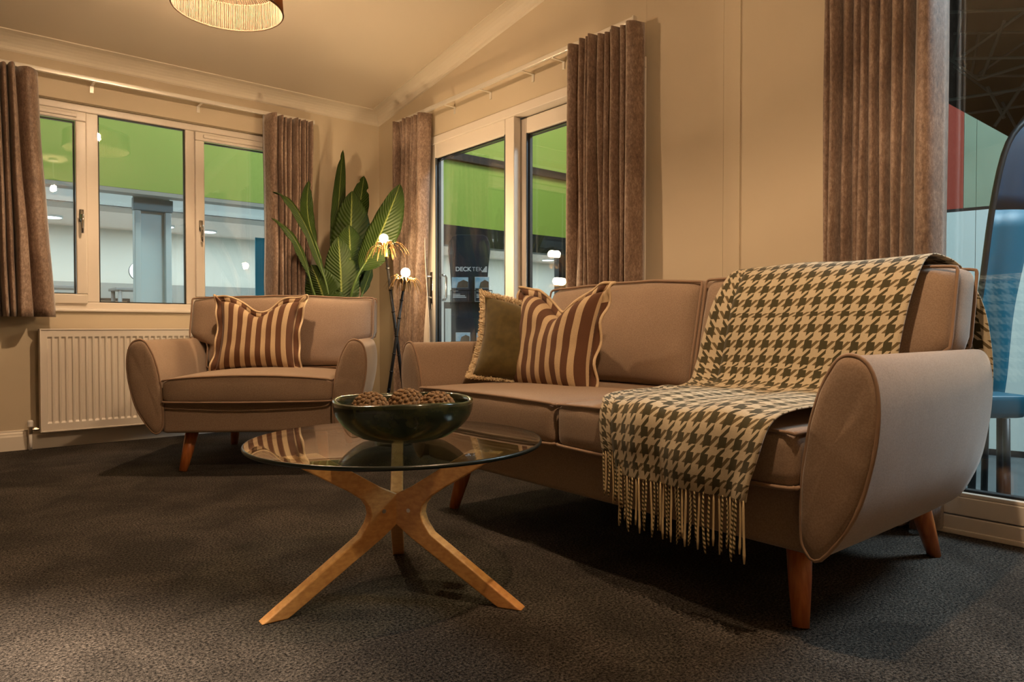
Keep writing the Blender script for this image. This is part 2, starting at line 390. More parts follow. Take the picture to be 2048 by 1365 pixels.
# right wall: gable backing + separate panels in front
DY0, DY1, DZ = 2.24, 4.262, 2.025        # sliding door opening
RY0, RY1, RZ0, RZ1 = -.75, 1.22, .0, 2.2  # big window opening
wr = MB(); T = XB+.14; G = .012
def gable(mb, x0, x1, y0, y1, z0, z1=None):
    top = lambda y: z1 if z1 is not None else zc(y)+.03
    ys = [y0] + ([RIDGE] if y0 < RIDGE < y1 and z1 is None else []) + [y1]
    poly = [(y, z0) for y in (y0, y1)] + [(y, top(y)) for y in reversed(ys)]
    mb.prism(poly, 'x', x0, x1)
for (y0, y1, z0, z1) in ((DY1, YB+.14, 0, None), (DY0, DY1, DZ, None), (RY1, DY0, 0, None), (RY0, RY1, RZ1, None), (YF-.14, RY0, 0, None)):
    gable(wr, XB+G, T, y0, y1, z0, z1)
WR = wr.build('wall_right', M_WALL, kind='structure')
def panel(y0, y1, z0, z1=None):
    m = MB(); gable(m, XB, XB+G, y0, y1, z0, z1); m.build('wall_panel', M_WALL, WR)
panel(DY1, YB, 0); panel(DY0, DY1-.0005, DZ); panel(1.806, DY0-.0005, 0); panel(1.7235, 1.8045, 0); panel(RY1, 1.714, 0); panel(RY0, RY1-.0005, RZ1); panel(YF, RY0-.0005, 0)
MB().box(XB+.006, XB+.011, 1.714, 1.7235, 0, 2.74).build('joint_strip', M_WALL, WR)
MB().box(XL-.14, XL, YF-.14, YB+.14, 0, 2.82).build('wall_left', M_WALL, kind='structure')
MB().box(XL, XB+.14, YF-.14, YF, 0, 2.45).build('wall_front', M_WALL, kind='structure')
# coving
def cov_prof(n=6):  # (out from wall, drop below ceiling)
    pts = [(0, .072)]
    for k in range(n+1):
        a = k/n*PI/2; pts.append((.008+.094*(1-math.cos(a)), .064-.058*math.sin(a)))
    pts += [(.112, .006), (.112, 0), (0, 0)]
    return pts
CP = cov_prof()
m = MB(); z0 = zc(YB)
xs = [XL, XB]; n = len(CP)
V = []
for x in xs:
    for (o, d) in CP: V.append((x, YB-o, z0+.154*o-d))
m.add(V, [(i, (i+1) % n, n+(i+1) % n, n+i) for i in range(n)] + [tuple(range(n)), tuple(range(n, 2*n))[::-1]])
m.build('trim_1', M_COV, kind='structure')
m = MB(); V = []; ys = [YB, RIDGE, YF]
for y in ys:
    for (o, d) in CP: V.append((XB-o, y, zc(y)-d))
F = []
for k in range(2): F += [(k*n+i, k*n+(i+1) % n, (k+1)*n+(i+1) % n, (k+1)*n+i) for i in range(n)]
m.add(V, F + [tuple(range(n)), tuple(range(2*n, 3*n))])
m.build('trim_2', M_COV, kind='structure')
# skirting boards
def skirt_prof(): return [(0, 0), (.018, 0), (.018, .078), (.014, .088), (.013, .096), (.009, .103), (.008, .112), (0, .115)]
SP = skirt_prof()
m = MB(); m.prism([(YB-o, z) for o, z in SP], 'x', XL, XB); m.build('baseboard_back', M_TRIM, kind='structure')
m = MB()
m.prism([(XB-o, z) for o, z in SP], 'y', DY1+.02, YB-.02); m.prism([(XB-o, z) for o, z in SP], 'y', RY1+.02, DY0-.02)
m.build('baseboard_right', M_TRIM, kind='structure')

# ---------------------------------------------------------------- back window
WF = 4.935   # inner face of frame
win = MB()
FZ0, FZ1 = .80, 2.047
win.box(WX0, WX1, WF, WF+.065, FZ1-.045, FZ1).box(WX0, WX1, WF, WF+.065, FZ0, FZ0+.055).box(WX0, WX0+.05, WF, WF+.065, FZ0+.055, FZ1-.045).box(WX1-.05, WX1, WF, WF+.065, FZ0+.055, FZ1-.045)
for x0, x1 in ((.738, .803), (1.302, 1.367)): win.box(x0, x1, WF+.001, WF+.064, FZ0+.055, FZ1-.045)
W1 = win.build('window_1', M_UPVC, bevel=.006, kind='structure')
def sash(x0, x1, z0, z1, fw=.058, trickle=True, hside=1):
    s = MB(); Y0 = WF-.022
    s.box(x0, x1, Y0, WF+.01, z1-fw, z1).box(x0, x1, Y0, WF+.01, z0, z0+fw).box(x0, x0+fw, Y0, WF+.01, z0+fw, z1-fw).box(x1-fw, x1, Y0, WF+.01, z0+fw, z1-fw)
    so = s.build('sash', M_UPVC, W1, bevel=.007)
    if trickle: MB().box(x0+.05, x1-.05, Y0-.012, Y0, z1-.040, z1-.018).build('trickle_vent', M_UPVC, so, bevel=.004)
    pane(x0+fw, x1-fw, z0+fw, z1-fw, so)
    hx = (x1-.030) if hside > 0 else x0+.030; hz = 1.37
    h = MB(); h.box(hx-.011, hx+.011, Y0-.010, Y0, hz-.035, hz+.04).tube([(hx, Y0-.008, hz), (hx, Y0-.034, hz)], .009, 10)
    h.tube([(hx, Y0-.034, hz+.006), (hx, Y0-.040, hz-.03), (hx, Y0-.038, hz-.07), (hx, Y0-.036, hz-.105)], [.011, .009, .008, .007], 8)
    h.build('window_handle', M_CHROME, so, smooth=True)
def pane(x0, x1, z0, z1, parent):
    g = MB(); g.box(x0, x1, WF+.008, WF+.012, z0, z1); g.build('glass_pane', M_GLASS, parent)
    g = MB(); g.box(x0, x1, WF+.034, WF+.038, z0, z1); g.build('glass_pane', M_GLASS, parent)
    k = MB(); e = .007
    k.box(x0, x1, WF+.012, WF+.034, z1-e, z1).box(x0, x1, WF+.012, WF+.034, z0, z0+e).box(x0, x0+e, WF+.012, WF+.034, z0, z1).box(x1-e, x1, WF+.012, WF+.034, z0, z1)
    k.build('gasket', M_GASK, parent)
sash(.055, .738, .845, 1.998, hside=1)
sash(1.358, 2.04, .845, 1.998, hside=-1)
pane(.803, 1.302, .855, 2.002, W1)
# window board with rounded nose
s = MB(); s.prism([(YB-.022, .797), (YB-.022, .808), (YB-.014, .816), (YB+.05, .818), (YB+.05, .795), (YB-.014, .795)], 'x', WX0-.03, WX1+.03)
s.build('window_sill', M_UPVC, W1, bevel=.004)

# ---------------------------------------------------------------- sliding door (right wall)
d = MB(); dx0, dx1 = XB-.006, XB+.13
d.box(dx0, dx1, DY0, DY1, DZ-.055, DZ).box(dx0, dx1, DY1-.075, DY1, .0, DZ-.055).box(dx0, dx1, DY0, DY0+.045, .0, DZ-.055).box(dx0-.03, dx1, DY0, DY1, 0, .045)
D1 = d.build('door_1', M_UPVC, bevel=.005, kind='structure')
def leafdoor(y0, y1, x0, x1, st, ztop, name='door_leaf'):
    m = MB(); zb = .05
    m.box(x0, x1, y0, y0+st, zb, ztop).box(x0, x1, y1-st, y1, zb, ztop).box(x0, x1, y0+st, y1-st, ztop-st-.01, ztop).box(x0, x1, y0+st, y1-st, zb, zb+st+.02)
    lf = m.build(name, M_UPVC, D1, bevel=.006)
    gx = (x0+x1)/2
    for q in (-.014, .010):
        g = MB(); g.box(gx+q, gx+q+.004, y0+st, y1-st, zb+st+.02, ztop-st-.01); g.build('glass_pane', M_GLASS, lf)
    k = MB(); e = .018; a, b2, z0, z1 = y0+st, y1-st, zb+st+.02, ztop-st-.01
    k.box(gx-.01, gx+.01, a, a+e, z0, z1).box(gx-.01, gx+.01, b2-e, b2, z0, z1).box(gx-.01, gx+.01, a, b2, z1-e, z1).box(gx-.01, gx+.01, a, b2, z0, z0+e)
    k.build('gasket', M_GASK, lf)
    k = MB(); e2 = .006
    k.box(x0-.001, x0+.012, a-.001, a+e2, z0, z1).box(x0-.001, x0+.012, b2-e2, b2+.001, z0, z1)
    k.build('glazing_bead', M_ALU, lf)
    return lf
L1 = leafdoor(3.256, 4.192, XB+.005, XB+.058, .085, 1.972)
L2 = leafdoor(2.27, 3.300, XB+.068, XB+.118, .085, 1.965)
# handle plates and pulls
h = MB(); hy = 4.150; hx = XB+.003
h.box(hx-.006, hx, hy-.016, hy+.016, .86, 1.09)
h.tube([(hx, hy, 1.06), (hx-.045, hy, 1.055), (hx-.05, hy, 1.04), (hx-.05, hy, .93), (hx-.045, hy, .915), (hx, hy, .91)], .008, 8)
h.box(hx-.012, hx-.004, hy-.008, hy+.008, .83, .87)
h.build('pull_handle', M_CHROME, L1, smooth=False, bevel=.003)
h = MB(); hx = XB+.062
h.tube([(hx, 4.15, 1.075), (hx+.05, 4.15, 1.07), (hx+.06, 4.15, 1.055), (hx+.06, 4.15, .915), (hx+.05, 4.15, .90), (hx, 4.15, .895)], .010, 8)
h.build('pull_handle', M_CHROME, L1, smooth=True)

# ---------------------------------------------------------------- big window at the right
g = MB(); fx0, fx1 = XB-.035, XB+.06
g.box(fx0, fx1, RY0, RY1, .0, .062).box(fx0+.004, fx1, RY0, RY1, .066, .128).box(fx0+.010, fx1, RY0, RY1, .1281, .142)
g.box(fx0+.01, fx1, RY0, RY0+.07, .142, RZ1).box(fx0+.01, fx1, RY1-.07, RY1, .142, RZ1).box(fx0+.01, fx1, RY0+.07, RY1-.07, RZ1-.07, RZ1)
W2 = g.build('window_2', M_UPVC, bevel=.004, kind='structure')
MB().box(fx0-.006, fx0+.05, RY0, RY1, 0, .018).build('floor_strip', M_TRIM, W2, bevel=.003)
for q in (.0, .024): MB().box(XB+.006+q, XB+.010+q, RY0+.07, RY1-.07, .142, RZ1-.07).build('glass_pane', M_GLASS, W2)
k = MB(); e = .008
k.box(XB-.002, XB+.03, RY0+.07, RY1-.07, .142, .142+e).box(XB-.002, XB+.03, RY0+.07, RY1-.07, RZ1-.07-e, RZ1-.07).build('gasket', M_GASK, W2)


# ================================================================== rails and curtains
def rail_x(name, y, z, x0, x1, wall_y, brackets, label):
    t = empty(name, ((x0+x1)/2, y, z), 0, label, 'curtain rail')
    MB().box(x0, x1, y-.011, y+.011, z, z+.026).build('track', M_RAIL, t, bevel=.004)
    for xe, s in ((x0, -1), (x1, 1)): MB().box(min(xe, xe+s*.012), max(xe, xe+s*.012), y-.013, y+.013, z-.003, z+.029).build('end_cap', M_RAIL, t, bevel=.003)
    for bx in brackets:
        MB().box(bx-.008, bx+.008, y-.004, wall_y, z-.004, z).box(bx-.010, bx+.010, wall_y-.004, wall_y-.0003, z-.045, z).build('bracket', M_RAIL, t, bevel=.001)
def rail_y(name, x, z, y0, y1, wall_x, brackets, label):
    t = empty(name, (x, (y0+y1)/2, z), 0, label, 'curtain rail')
    MB().box(x-.011, x+.011, y0, y1, z, z+.026).build('track', M_RAIL, t, bevel=.004)
    for ye, s in ((y0, -1), (y1, 1)): MB().box(x-.013, x+.013, min(ye, ye+s*.012), max(ye, ye+s*.012), z-.003, z+.029).build('end_cap', M_RAIL, t, bevel=.003)
    for by in brackets:
        MB().box(x-.004, wall_x, by-.008, by+.008, z-.004, z).box(wall_x-.004, wall_x-.0003, by-.010, by+.010, z-.045, z).build('bracket', M_RAIL, t, bevel=.001)
rail_x('curtain_rail', 4.81, 2.158, -.05, 2.13, YB, (.15, .765, 1.372, 1.95), 'thin pale metal curtain rail above the three-part window')
rail_y('curtain_rail', 2.62, 2.168, 2.25, 4.47, XB, (2.50, 2.82, 3.075, 3.475, 3.862, 4.3), 'thin pale metal curtain rail above the sliding glass door')
rail_y('curtain_rail', 2.62, 2.29, -.75, 1.33, XB, (.2, .7, 1.15), 'curtain rail above the large window by the sofa')

def curtain(name, fixed, axis, s0, s1, z0, z1, folds, amp, label, seed=0, flare=.0, lining=None, inward=-1, shift=None, hem=.0):
    """folds: list of relative widths from s0 to s1; lobes bulge into the room"""
    tot = sum(folds); rnd = random.Random(seed); per = 12
    knots = []; acc = 0
    for i, f in enumerate(folds):
        for k in range(per): knots.append(((acc + f*k/per)/tot, i, k/per))
        acc += f
    knots.append((1., len(folds)-1, 1.))
    A = [amp*(.75+.5*rnd.random())*(1.0 if i % 2 == 0 else .9) for i in range(len(folds))]
    nu = len(knots); nv = 26
    def fn(u, v):
        s, i, t = knots[int(round(u*(nu-1)))]
        z = z0 + (z1-z0)*v
        tt = (t-.07)/.86; lob = math.sin(PI*tt)**.45 if 0 < tt < 1 else 0.
        d = A[i]*lob*(1+.25*nz(s*9, v*2.2, seed+i)) - .012*nz(s*4, v*3, seed+9)
        w = s0+(s1-s0)*s
        mid = (s0+s1)/2
        w += (w-mid)*flare*(1-v) + .006*nz(s*7, v*3.5, seed+4)*(1-v*.7)
        if shift: w += shift(s, v)
        if v < .02: z += hem*nz(s*6, 0, seed)
        q = fixed + inward*(d)
        return (w, q, z) if axis == 'x' else (q, w, z)
    t = empty(name, ((s0+s1)/2, fixed, z0) if axis == 'x' else (fixed, (s0+s1)/2, z0), 0, label, 'curtain', 'brown velvet curtains')
    MB().grid(fn, nu, nv).build('drape', M_CURT, t, smooth=True, solid=.005)
    # heading tape with hooks
    hd = MB()
    if axis == 'x': hd.box(s0+.01, s1-.01, fixed-.001, fixed+.004, z1-.075, z1-.005)
    else: hd.box(fixed-.001, fixed+.004, s0+.01, s1-.01, z1-.075, z1-.005)
    hd.build('heading_tape', M_LINING, t)
    if lining:
        def fl2(u, v):
            z = z0+.03+(z1-.08-z0)*v; edge = lining[1] + .075*max(0, v-.25) - .035*math.exp(-((v-.30)/.16)**2)
            w = lining[0]+(edge-lining[0])*u; q = fixed - .010 - .016*math.sin(u*7+v*2)*u
            return (w, q, z) if axis == 'x' else (q, w, z)
        MB().grid(fl2, 14, 20).build('lining', M_LINING, t, smooth=True, solid=.003)
    return t
curtain('curtain', 4.825, 'x', -.06, .485, .762, 2.156, [1, .9, 1, .95, 1, .9, 1, .95, 1, 1, .9, 1, 1.1, 3.0], .095, 'brown velvet curtain at the left edge, above the radiator end', 1,
        shift=lambda s, v: (.075*(1-v)**1.2 if s > .78 else .045*(1-v)*s))
curtain('curtain', 4.825, 'x', 1.775, 2.105, .78, 2.156, [2.4, 1.2, 1.1, 1, .95, .9, .85, .8, .8], .095, 'brown velvet curtain between the three-part window and the leafy plant', 2, flare=-.05,
        shift=lambda s, v: -.02*(1-v)*s)
curtain('curtain', 2.66, 'y', 4.075, 4.465, .012, 2.166, [2.0, 1.1, .9, .9, .9, .9, .9, .9, 1], .095, 'brown velvet curtain lit by the flower lamp beside the door handle', 3, lining=(4.20, 4.10),
        shift=lambda s, v: .12*(1-v)*(1-s))
curtain('curtain', 2.66, 'y', 2.215, 2.665, .012, 2.166, [1.9, 1, .9, .9, .9, .9, .9, .9, .9, .9, 2.0], .10, 'brown velvet curtain at the near side of the sliding door', 4,
        shift=lambda s, v: (.035*(1-v) if s > .8 else 0))
curtain('curtain', 2.67, 'y', .905, 1.30, .012, 2.288, [2.4, .6, 1.1, 1, 1, .95, .9, .9, .9, .8], .10, 'brown velvet curtain behind the throw end of the sofa', 5, hem=.02)

# ================================================================== radiator
RX0, RX1, RZ0_, RZ1_ = .478, 1.72, .100, .694
ry0, ry1 = 4.795, 4.868
R = empty('radiator', ((RX0+RX1)/2, 4.83, .0), 0, 'white ribbed panel radiator under the window behind the armchair', 'radiator')
nr = 35; pts = []; m = MB(); z0, z1 = RZ0_+.048, RZ1_-.045
x0r, x1r = RX0+.03, RX1-.03
def radsurf(u, v):
    x = RX0+.006+(RX1-RX0-.012)*u; z = RZ0_+.008+(RZ1_-RZ0_-.016)*v
    f = (x-x0r)/(x1r-x0r)*nr; fr = f % 1
    a = 0
    if 0 <= f <= nr and z0 <= z <= z1:
        a = min(1, max(0, (.36-abs(fr-.5))/.10)); a *= min(1, (z-z0)/.012, (z1-z)/.012)
    return (x, ry0-.0+.009*a, z)
nu = nr*10+1
zs = [0, .006, .06, (z0-RZ0_-.008)/(RZ1_-RZ0_-.016), (z0+.012-RZ0_-.008)/(RZ1_-RZ0_-.016), .5, (z1-.012-RZ0_-.008)/(RZ1_-RZ0_-.016), (z1-RZ0_-.008)/(RZ1_-RZ0_-.016), .98, 1]
vv = []; ff = []
for v in zs:
    for i in range(nu): vv.append(radsurf(i/(nu-1), v))
for j in range(len(zs)-1):
    for i in range(nu-1): ff.append((j*nu+i, j*nu+i+1, (j+1)*nu+i+1, (j+1)*nu+i))
m.add(vv, ff); m.build('front_panel', M_RAD, R, smooth=False)
MB().box(RX0, RX0+.006, ry0-.004, ry1, RZ0_, RZ1_).build('side_panel', M_RAD, R, bevel=.002)
MB().box(RX1-.006, RX1, ry0-.004, ry1, RZ0_, RZ1_).build('side_panel', M_RAD, R, bevel=.002)
MB().box(RX0+.006, RX1-.006, ry0-.005, ry1, RZ1_-.008, RZ1_).build('top_grille', M_RAD, R, bevel=.002)
MB().box(RX0+.006, RX1-.006, ry0-.005, ry1, RZ0_, RZ0_+.008).build('bottom_edge', M_RAD, R, bevel=.002)
MB().box(RX0+.01, RX1-.01, ry1-.02, ry1-.004, RZ0_+.01, RZ1_-.01).box(RX0+.2, RX0+.24, ry1-.004, YB-.0005, .2, .6).box(RX1-.24, RX1-.2, ry1-.004, YB-.0005, .2, .6).build('rear_panel', M_RAD, R)
vx = RX0-.045; vy = 4.835
MB().tube([(vx, vy, 0), (vx, vy, .095)], .0085, 12).build('pipe', M_PLAST, R, smooth=True)
v = MB(); v.tube([(vx, vy, .095), (vx, vy, .135)], .012, 10).tube([(vx, vy, .118), (RX0+.004, vy, .118)], .007, 10).tube([(vx+.018, vy, .118), (vx+.032, vy, .118)], .012, 6)
v.build('valve', M_BRASS, R)
MB().lathe([(.0, .0), (.0145, .0), (.0145, .028), (.011, .036), (0, .038)], 14, (vx, vy, .135)).build('valve_cap', M_PLAST, R, smooth=False)

# ================================================================== sofa and armchair
ARM = [(0.016, 0.477), (0.002, 0.376), (0.0, 0.276), (0.006, 0.223), (0.042, 0.206), (0.112, 0.309), (0.145, 0.421), (0.157, 0.51), (0.153, 0.582), (0.135, 0.626), (0.104, 0.642), (0.075, 0.630), (0.048, 0.585), (0.029, 0.532)]
ARMP = smoothpoly(ARM, 56)
def arc(n): return [math.sin(PI/2*(-1+2*i/(n-1))) for i in range(n)]
def rbox_pt(a, b, c, w, d, h, r):
    q = Vector((a*w/2, b*d/2, c*h/2)); lim = Vector((w/2-r, d/2-r, h/2-r))
    qi = Vector([max(-lim[k], min(lim[k], q[k])) for k in range(3)]); dr = q-qi
    return qi + dr.normalized()*r if dr.length > 1e-9 else q
def cushion(mb, w, d, h, r, deform, n=(17, 17, 9)):
    A, B, Cc = arc(n[0]), arc(n[1]), arc(n[2])
    def face(S, T, mk):
        vs = [deform(rbox_pt(*mk(s, t), w, d, h, r), *mk(s, t)) for t in T for s in S]; k = len(S)
        mb.add(vs, [(j*k+i, j*k+i+1, (j+1)*k+i+1, (j+1)*k+i) for j in range(len(T)-1) for i in range(k-1)])
    for sg in (-1, 1):
        face(A, B, lambda s, t: (s, t, sg)); face(A, Cc, lambda s, t: (s, sg, t)); face(B, Cc, lambda s, t: (sg, s, t))
def loop_path(w, d, h, r, deform, mk, n=22):
    P = []
    for k in range(4):
        for i in range(n):
            t = -1+2*i/n; s, u = [(t, -1), (1, t), (-t, 1), (-1, -t)][k]
            s2 = math.sin(PI/2*s) if abs(s) < 1 else s; u2 = math.sin(PI/2*u) if abs(u) < 1 else u
            P.append(deform(rbox_pt(*mk(s2, u2), w, d, h, r), *mk(s2, u2)))
    return P
def seating(name, loc, rz, W, nc, label, cat, over=.07, crown=.012, drop=0.):
    t = empty(name, loc, rz, label, cat, local=True); half = W/2
    MB().box(-half-.012, half+.012, .018, .90, .197, .365).build('base_frame', M_FAB, t, bevel=.018, seg=3)
    # back frame
    MB().box(-half+.015, half-.015, .80, .925, .20, .78).build('back_frame', M_FAB, t, bevel=.05, seg=4)
    for sg in (-1, 1):
        # arm: profile swept backwards, narrowing and rounding off at the rear
        slices = [(0, 1, 1), (.02, 1, 1), (.2, 1.01, 1.0), (.45, .98, 1.0), (.65, .90, .998), (.78, .80, .992), (.86, .68, .98), (.905, .52, .955), (.93, .34, .92), (.938, .12, .88)]
        cz = .43
        def fn(u, v):
            k = int(round(v*(len(slices)-1))); y, su, sz = slices[k]; p = ARMP[int(round(u*len(ARMP))) % len(ARMP)]
            return (sg*(half+p[0]*su), y, cz+(p[1]-cz)*sz)
        am = MB(); am.grid(fn, len(ARMP), len(slices), cu=True); am.uv = {}
        k = len(ARMP); N = len(am.v); am.f.append(tuple(range(N-k, N)))
        arm = am.build('arm', M_FAB, t, smooth=True)
        # front panel, slightly padded
        fp = MB(); cu = (sum(p[0] for p in ARMP)/k, sum(p[1] for p in ARMP)/k)
        def f2(u, v):
            p = ARMP[int(round(u*k)) % k]; s = [1, .985, .9, .7, .4, .02][int(round(v*5))]; bul = [0, -.007, -.012, -.014, -.015, -.015][int(round(v*5))]
            wr = .0022*nz(p[0]*s*30, (cu[1]+(p[1]-cu[1])*s)*38, sg+rz)*(1 if .1 < v < .9 else 0)
            return (sg*(half+cu[0]+(p[0]-cu[0])*s), bul+wr, cu[1]+(p[1]-cu[1])*s)
        fp.grid(f2, k, 6, cu=True); fp.uv = {}; N = len(fp.v); fp.f.append(tuple(range(N-k, N)))
        fp.build('front_panel', M_FAB, arm, smooth=True)
        MB().tube([(sg*(half+cu[0]+(p[0]-cu[0])*1.012), -.003, cu[1]+(p[1]-cu[1])*1.006) for p in ARMP], .0052, 8, closed=True).build('piping', M_PIPE, arm, smooth=True)
    # seat cushions
    cw = W/nc
    for i in range(nc):
        cx = -half+cw*(i+.5); w_, d_, h_, r_ = cw-.004, .66, .128, .03
        def df(p, a, b, c, cx=cx):
            cr = (1-a*a)**.8*(1-.35*b*b)
            z = p.z - drop*c*(c > 0) + (crown*cr*c if c > 0 else .004*cr*c)
            y = p.y - .018*(1-a*a)*(1 if b < 0 else 0)*(-b if b < 0 else 0)
            y += .004*nz(p.x*14, p.z*9, 3.)*(1 if b < -.9 else 0)
            return Vector((cx+p.x, .30+y, .411+z))
        m = MB(); cushion(m, w_, d_, h_, r_, df); sc = m.build('seat_cushion', M_FAB, t, smooth=True, weld=True)
        for zz, cc in ((.9, 1), (-.9, -1)):
            MB().tube(loop_path(w_, d_, h_, r_*.45, df, lambda s, u: (s, u, cc)), .0050, 6, closed=True).build('piping', M_PIPE, sc, smooth=True)
    # back cushions
    for i in range(nc):
        eL = over if i == 0 else 0; eR = over if i == nc-1 else 0
        cx = -half+cw*(i+.5); w_, d_, h_, r_ = cw-.004, .165, .408, .048
        def db(p, a, b, c, cx=cx, eL=eL, eR=eR):
            zrel = (p.z+h_/2)/h_
            st = min(1, max(0, (zrel-.34)/.10)); st = st*st*(3-2*st)
            x = p.x + (-eL if a < 0 else eR)*st*abs(a)**3 + (-.022 if a < 0 else .022)*(1-st)*abs(a)**3*(1 if (eL if a < 0 else eR) else 0)
            cr = (max(0, 1-a*a))**.7*(max(0, 1-c*c))**.7
            y = p.y + (-.062*cr if b < 0 else .03*cr)*abs(b)
            e = (1-abs(b))
            z = p.z + .012*(1-a*a)*(1 if c > 0 else 0) + .006*nz(x*7, i*3., 1.7)*max(0, c)
            ed = max(abs(a), abs(c))
            y += -.010*nz(x*(26 if abs(a) < abs(c) else 7), p.z*(26 if abs(a) > abs(c) else 7), i+5.)*(max(0, ed-.55)*1.6)*(1 if b < 0 else 0)*max(0, 1-ed**6)
            Z = .470+h_/2+z
            return Vector((cx+x, .665+.082+y+.22*(Z-.65), Z))
        m = MB(); cushion(m, w_, d_, h_, r_, db, (21, 9, 19)); bc = m.build('back_cushion', M_FAB, t, smooth=True, weld=True)
        for bb in (-1, 1):
            MB().tube(loop_path(w_, d_, h_, r_*.45, db, lambda s, u: (s, bb, u)), .0050, 6, closed=True).build('piping', M_PIPE, bc, smooth=True)
    for sx in (-1, 1):
        for (yt, yf) in ((.145, .098), (.84, .905)):
            ins = .085; inf = .054
            MB().tube([(sx*(half-ins), yt, .20), (sx*(half-(ins+inf)/2), (yt+yf)/2, .10), (sx*(half-inf), yf, .0)], [.031, .0265, .019], 20).build('leg', M_WOODLEG, t, smooth=True)
    return t
SOFA = seating('sofa', (1.46, 1.53, 0), -PI/2, 1.52, 2, 'taupe fabric two-seat sofa with rounded arms and wooden legs', 'sofa')
CH_RZ = -math.radians(34.8)
CHAIR = seating('armchair', (1.165, 3.375, 0), CH_RZ, .79, 1, 'wide taupe fabric armchair with rounded arms in front of the radiator', 'armchair', .125, .036, .020)
bpy.context.view_layer.update()

# ================================================================== scatter cushions
def pillow(name, loc, tilt, rz, w, h, t, chop, label, roll=0., kind='stripe', group=None, chx=0.):
    e = empty(name, loc, 0, label, 'cushion', group, local=True)
    e.rotation_mode = 'XYZ'; e.matrix_world = Matrix.Translation(loc) @ Matrix.Rotation(rz, 4, 'Z') @ Matrix.Rotation(tilt, 4, 'X') @ Matrix.Rotation(roll, 4, 'Y')
    def outline(a, b):
        x = a*w/2*(1-.10*(1-b*b)); z = b*h/2*(1-.06*(1-a*a))
        g = math.exp(-((a-chx)/.42)**2)
        z -= chop*g*max(0, b)**1.6
        x *= 1 + .03*max(0, b)*abs(a)
        return x, z, g
    def face(sg):
        def fn(u, v):
            a, b = math.sin((u-.5)*PI), math.sin((v-.5)*PI); x, z, g = outline(a, b)
            th = t/2*((1-a**4)*(1-b**4))**.55
            th *= 1-.45*math.exp(-((a-chx)/.20)**2)*max(0, b)**2
            th += .010*nz(x*14, z*14, sg*3+rz)*((1-a*a)*(1-b*b))**.5 + .008*math.sin(a*9+2)*max(0, -b)**3*(1-b**4)
            return (x, -sg*th, z)
        return fn
    mt = M_STRIPE if kind == 'stripe' else M_OLIVE
    m = MB(); uvf = lambda u, v: (math.sin((u-.5)*PI)*w/2+1.0, v*h)
    m.grid(face(1), 33, 33, uvf=uvf); m.grid(face(-1), 33, 33, uvf=uvf)
    body = m.build('cover', mt, e, smooth=True)
    # perimeter
    per = []; n = 40
    for k in range(4):
        for i in range(n):
            s = -1+2*i/n; per.append([(s, -1), (1, s), (-s, 1), (-1, -s)][k])
    def edge(k, out, wav):
        a, b = per[k % len(per)]; a2 = math.sin(a*PI/2) if abs(a) < 1 else a; b2 = math.sin(b*PI/2) if abs(b) < 1 else b
        x, z, g = outline(a2, b2); L = math.hypot(a2, b2)
        dx = (a2 if abs(a2) >= .999 else a2**5); dz = (b2 if abs(b2) >= .999 else b2**5)
        c_ = 1+.12*(abs(a2)*abs(b2))**8   # ears at the corners
        return Vector((x+dx*out*c_, wav*math.sin(k*.62+rz*3), z+dz*out*(c_ if b2 > 0 else .45)))
    if kind == 'stripe':
        N = len(per); fm = MB()
        fm.grid(lambda u, v: edge(int(round(u*N)), [0-.004, .028][int(round(v))], [0, .013][int(round(v))]), N, 2, cu=True,
                uvf=lambda u, v: (edge(int(round(u*N)), .0, 0)[0]+1.0, 0))
        fm.build('flange', mt, e, smooth=True, solid=.004)
        MB().tube([edge(k, .030, .013) for k in range(N)], .0055, 8, closed=True).build('piping', M_CREAMPIPE, e, smooth=True)
    else:
        N = len(per); fr = MB(); rnd = random.Random(3)
        for k in range(N):
            for q in range(34):
                f = k+rnd.random(); k0 = int(f); p0 = edge(k0, .0, 0).lerp(edge(k0+1, .0, 0), f-k0)
                p1 = edge(k0, .020, 0).lerp(edge(k0+1, .020, 0), f-k0)
                d = (p1-p0); L = d.length or .001; tip = p0 + d*(.85+.22*rnd.random()) + Vector(((rnd.random()-.5)*.012, (rnd.random()-.5)*.026, (rnd.random()-.5)*.012))
                mid = (p0+tip)/2 + Vector(((rnd.random()-.5)*.008, (rnd.random()-.5)*.018, (rnd.random()-.5)*.008))
                fr.tube([p0, mid, tip], [.0026, .0024, .0014], 3, caps=False)
        fr.build('fringe_trim', M_FRINGE, e, kind='stuff')
    return e
def chair_pt(x, y, z): return CHAIR.matrix_world @ Vector((x, y, z))
pillow('scatter_cushion', tuple(chair_pt(-.085, .490, .660)), -.30, CH_RZ, .42, .39, .15, .085, 'brown and cream striped cushion with wavy piping on the armchair', group='striped cushions')
pillow('scatter_cushion', (1.872, 1.998, .640), -.20, -math.radians(87), .42, .40, .16, .095, 'brown and cream striped cushion with wavy piping on the sofa', group='striped cushions', chx=.1)
pillow('scatter_cushion', (1.850, 2.165, .638), -.26, -math.radians(37), .36, .335, .13, .11, 'olive green cushion with cream fringe at the far end of the sofa', kind='olive', roll=.17, chx=.5)

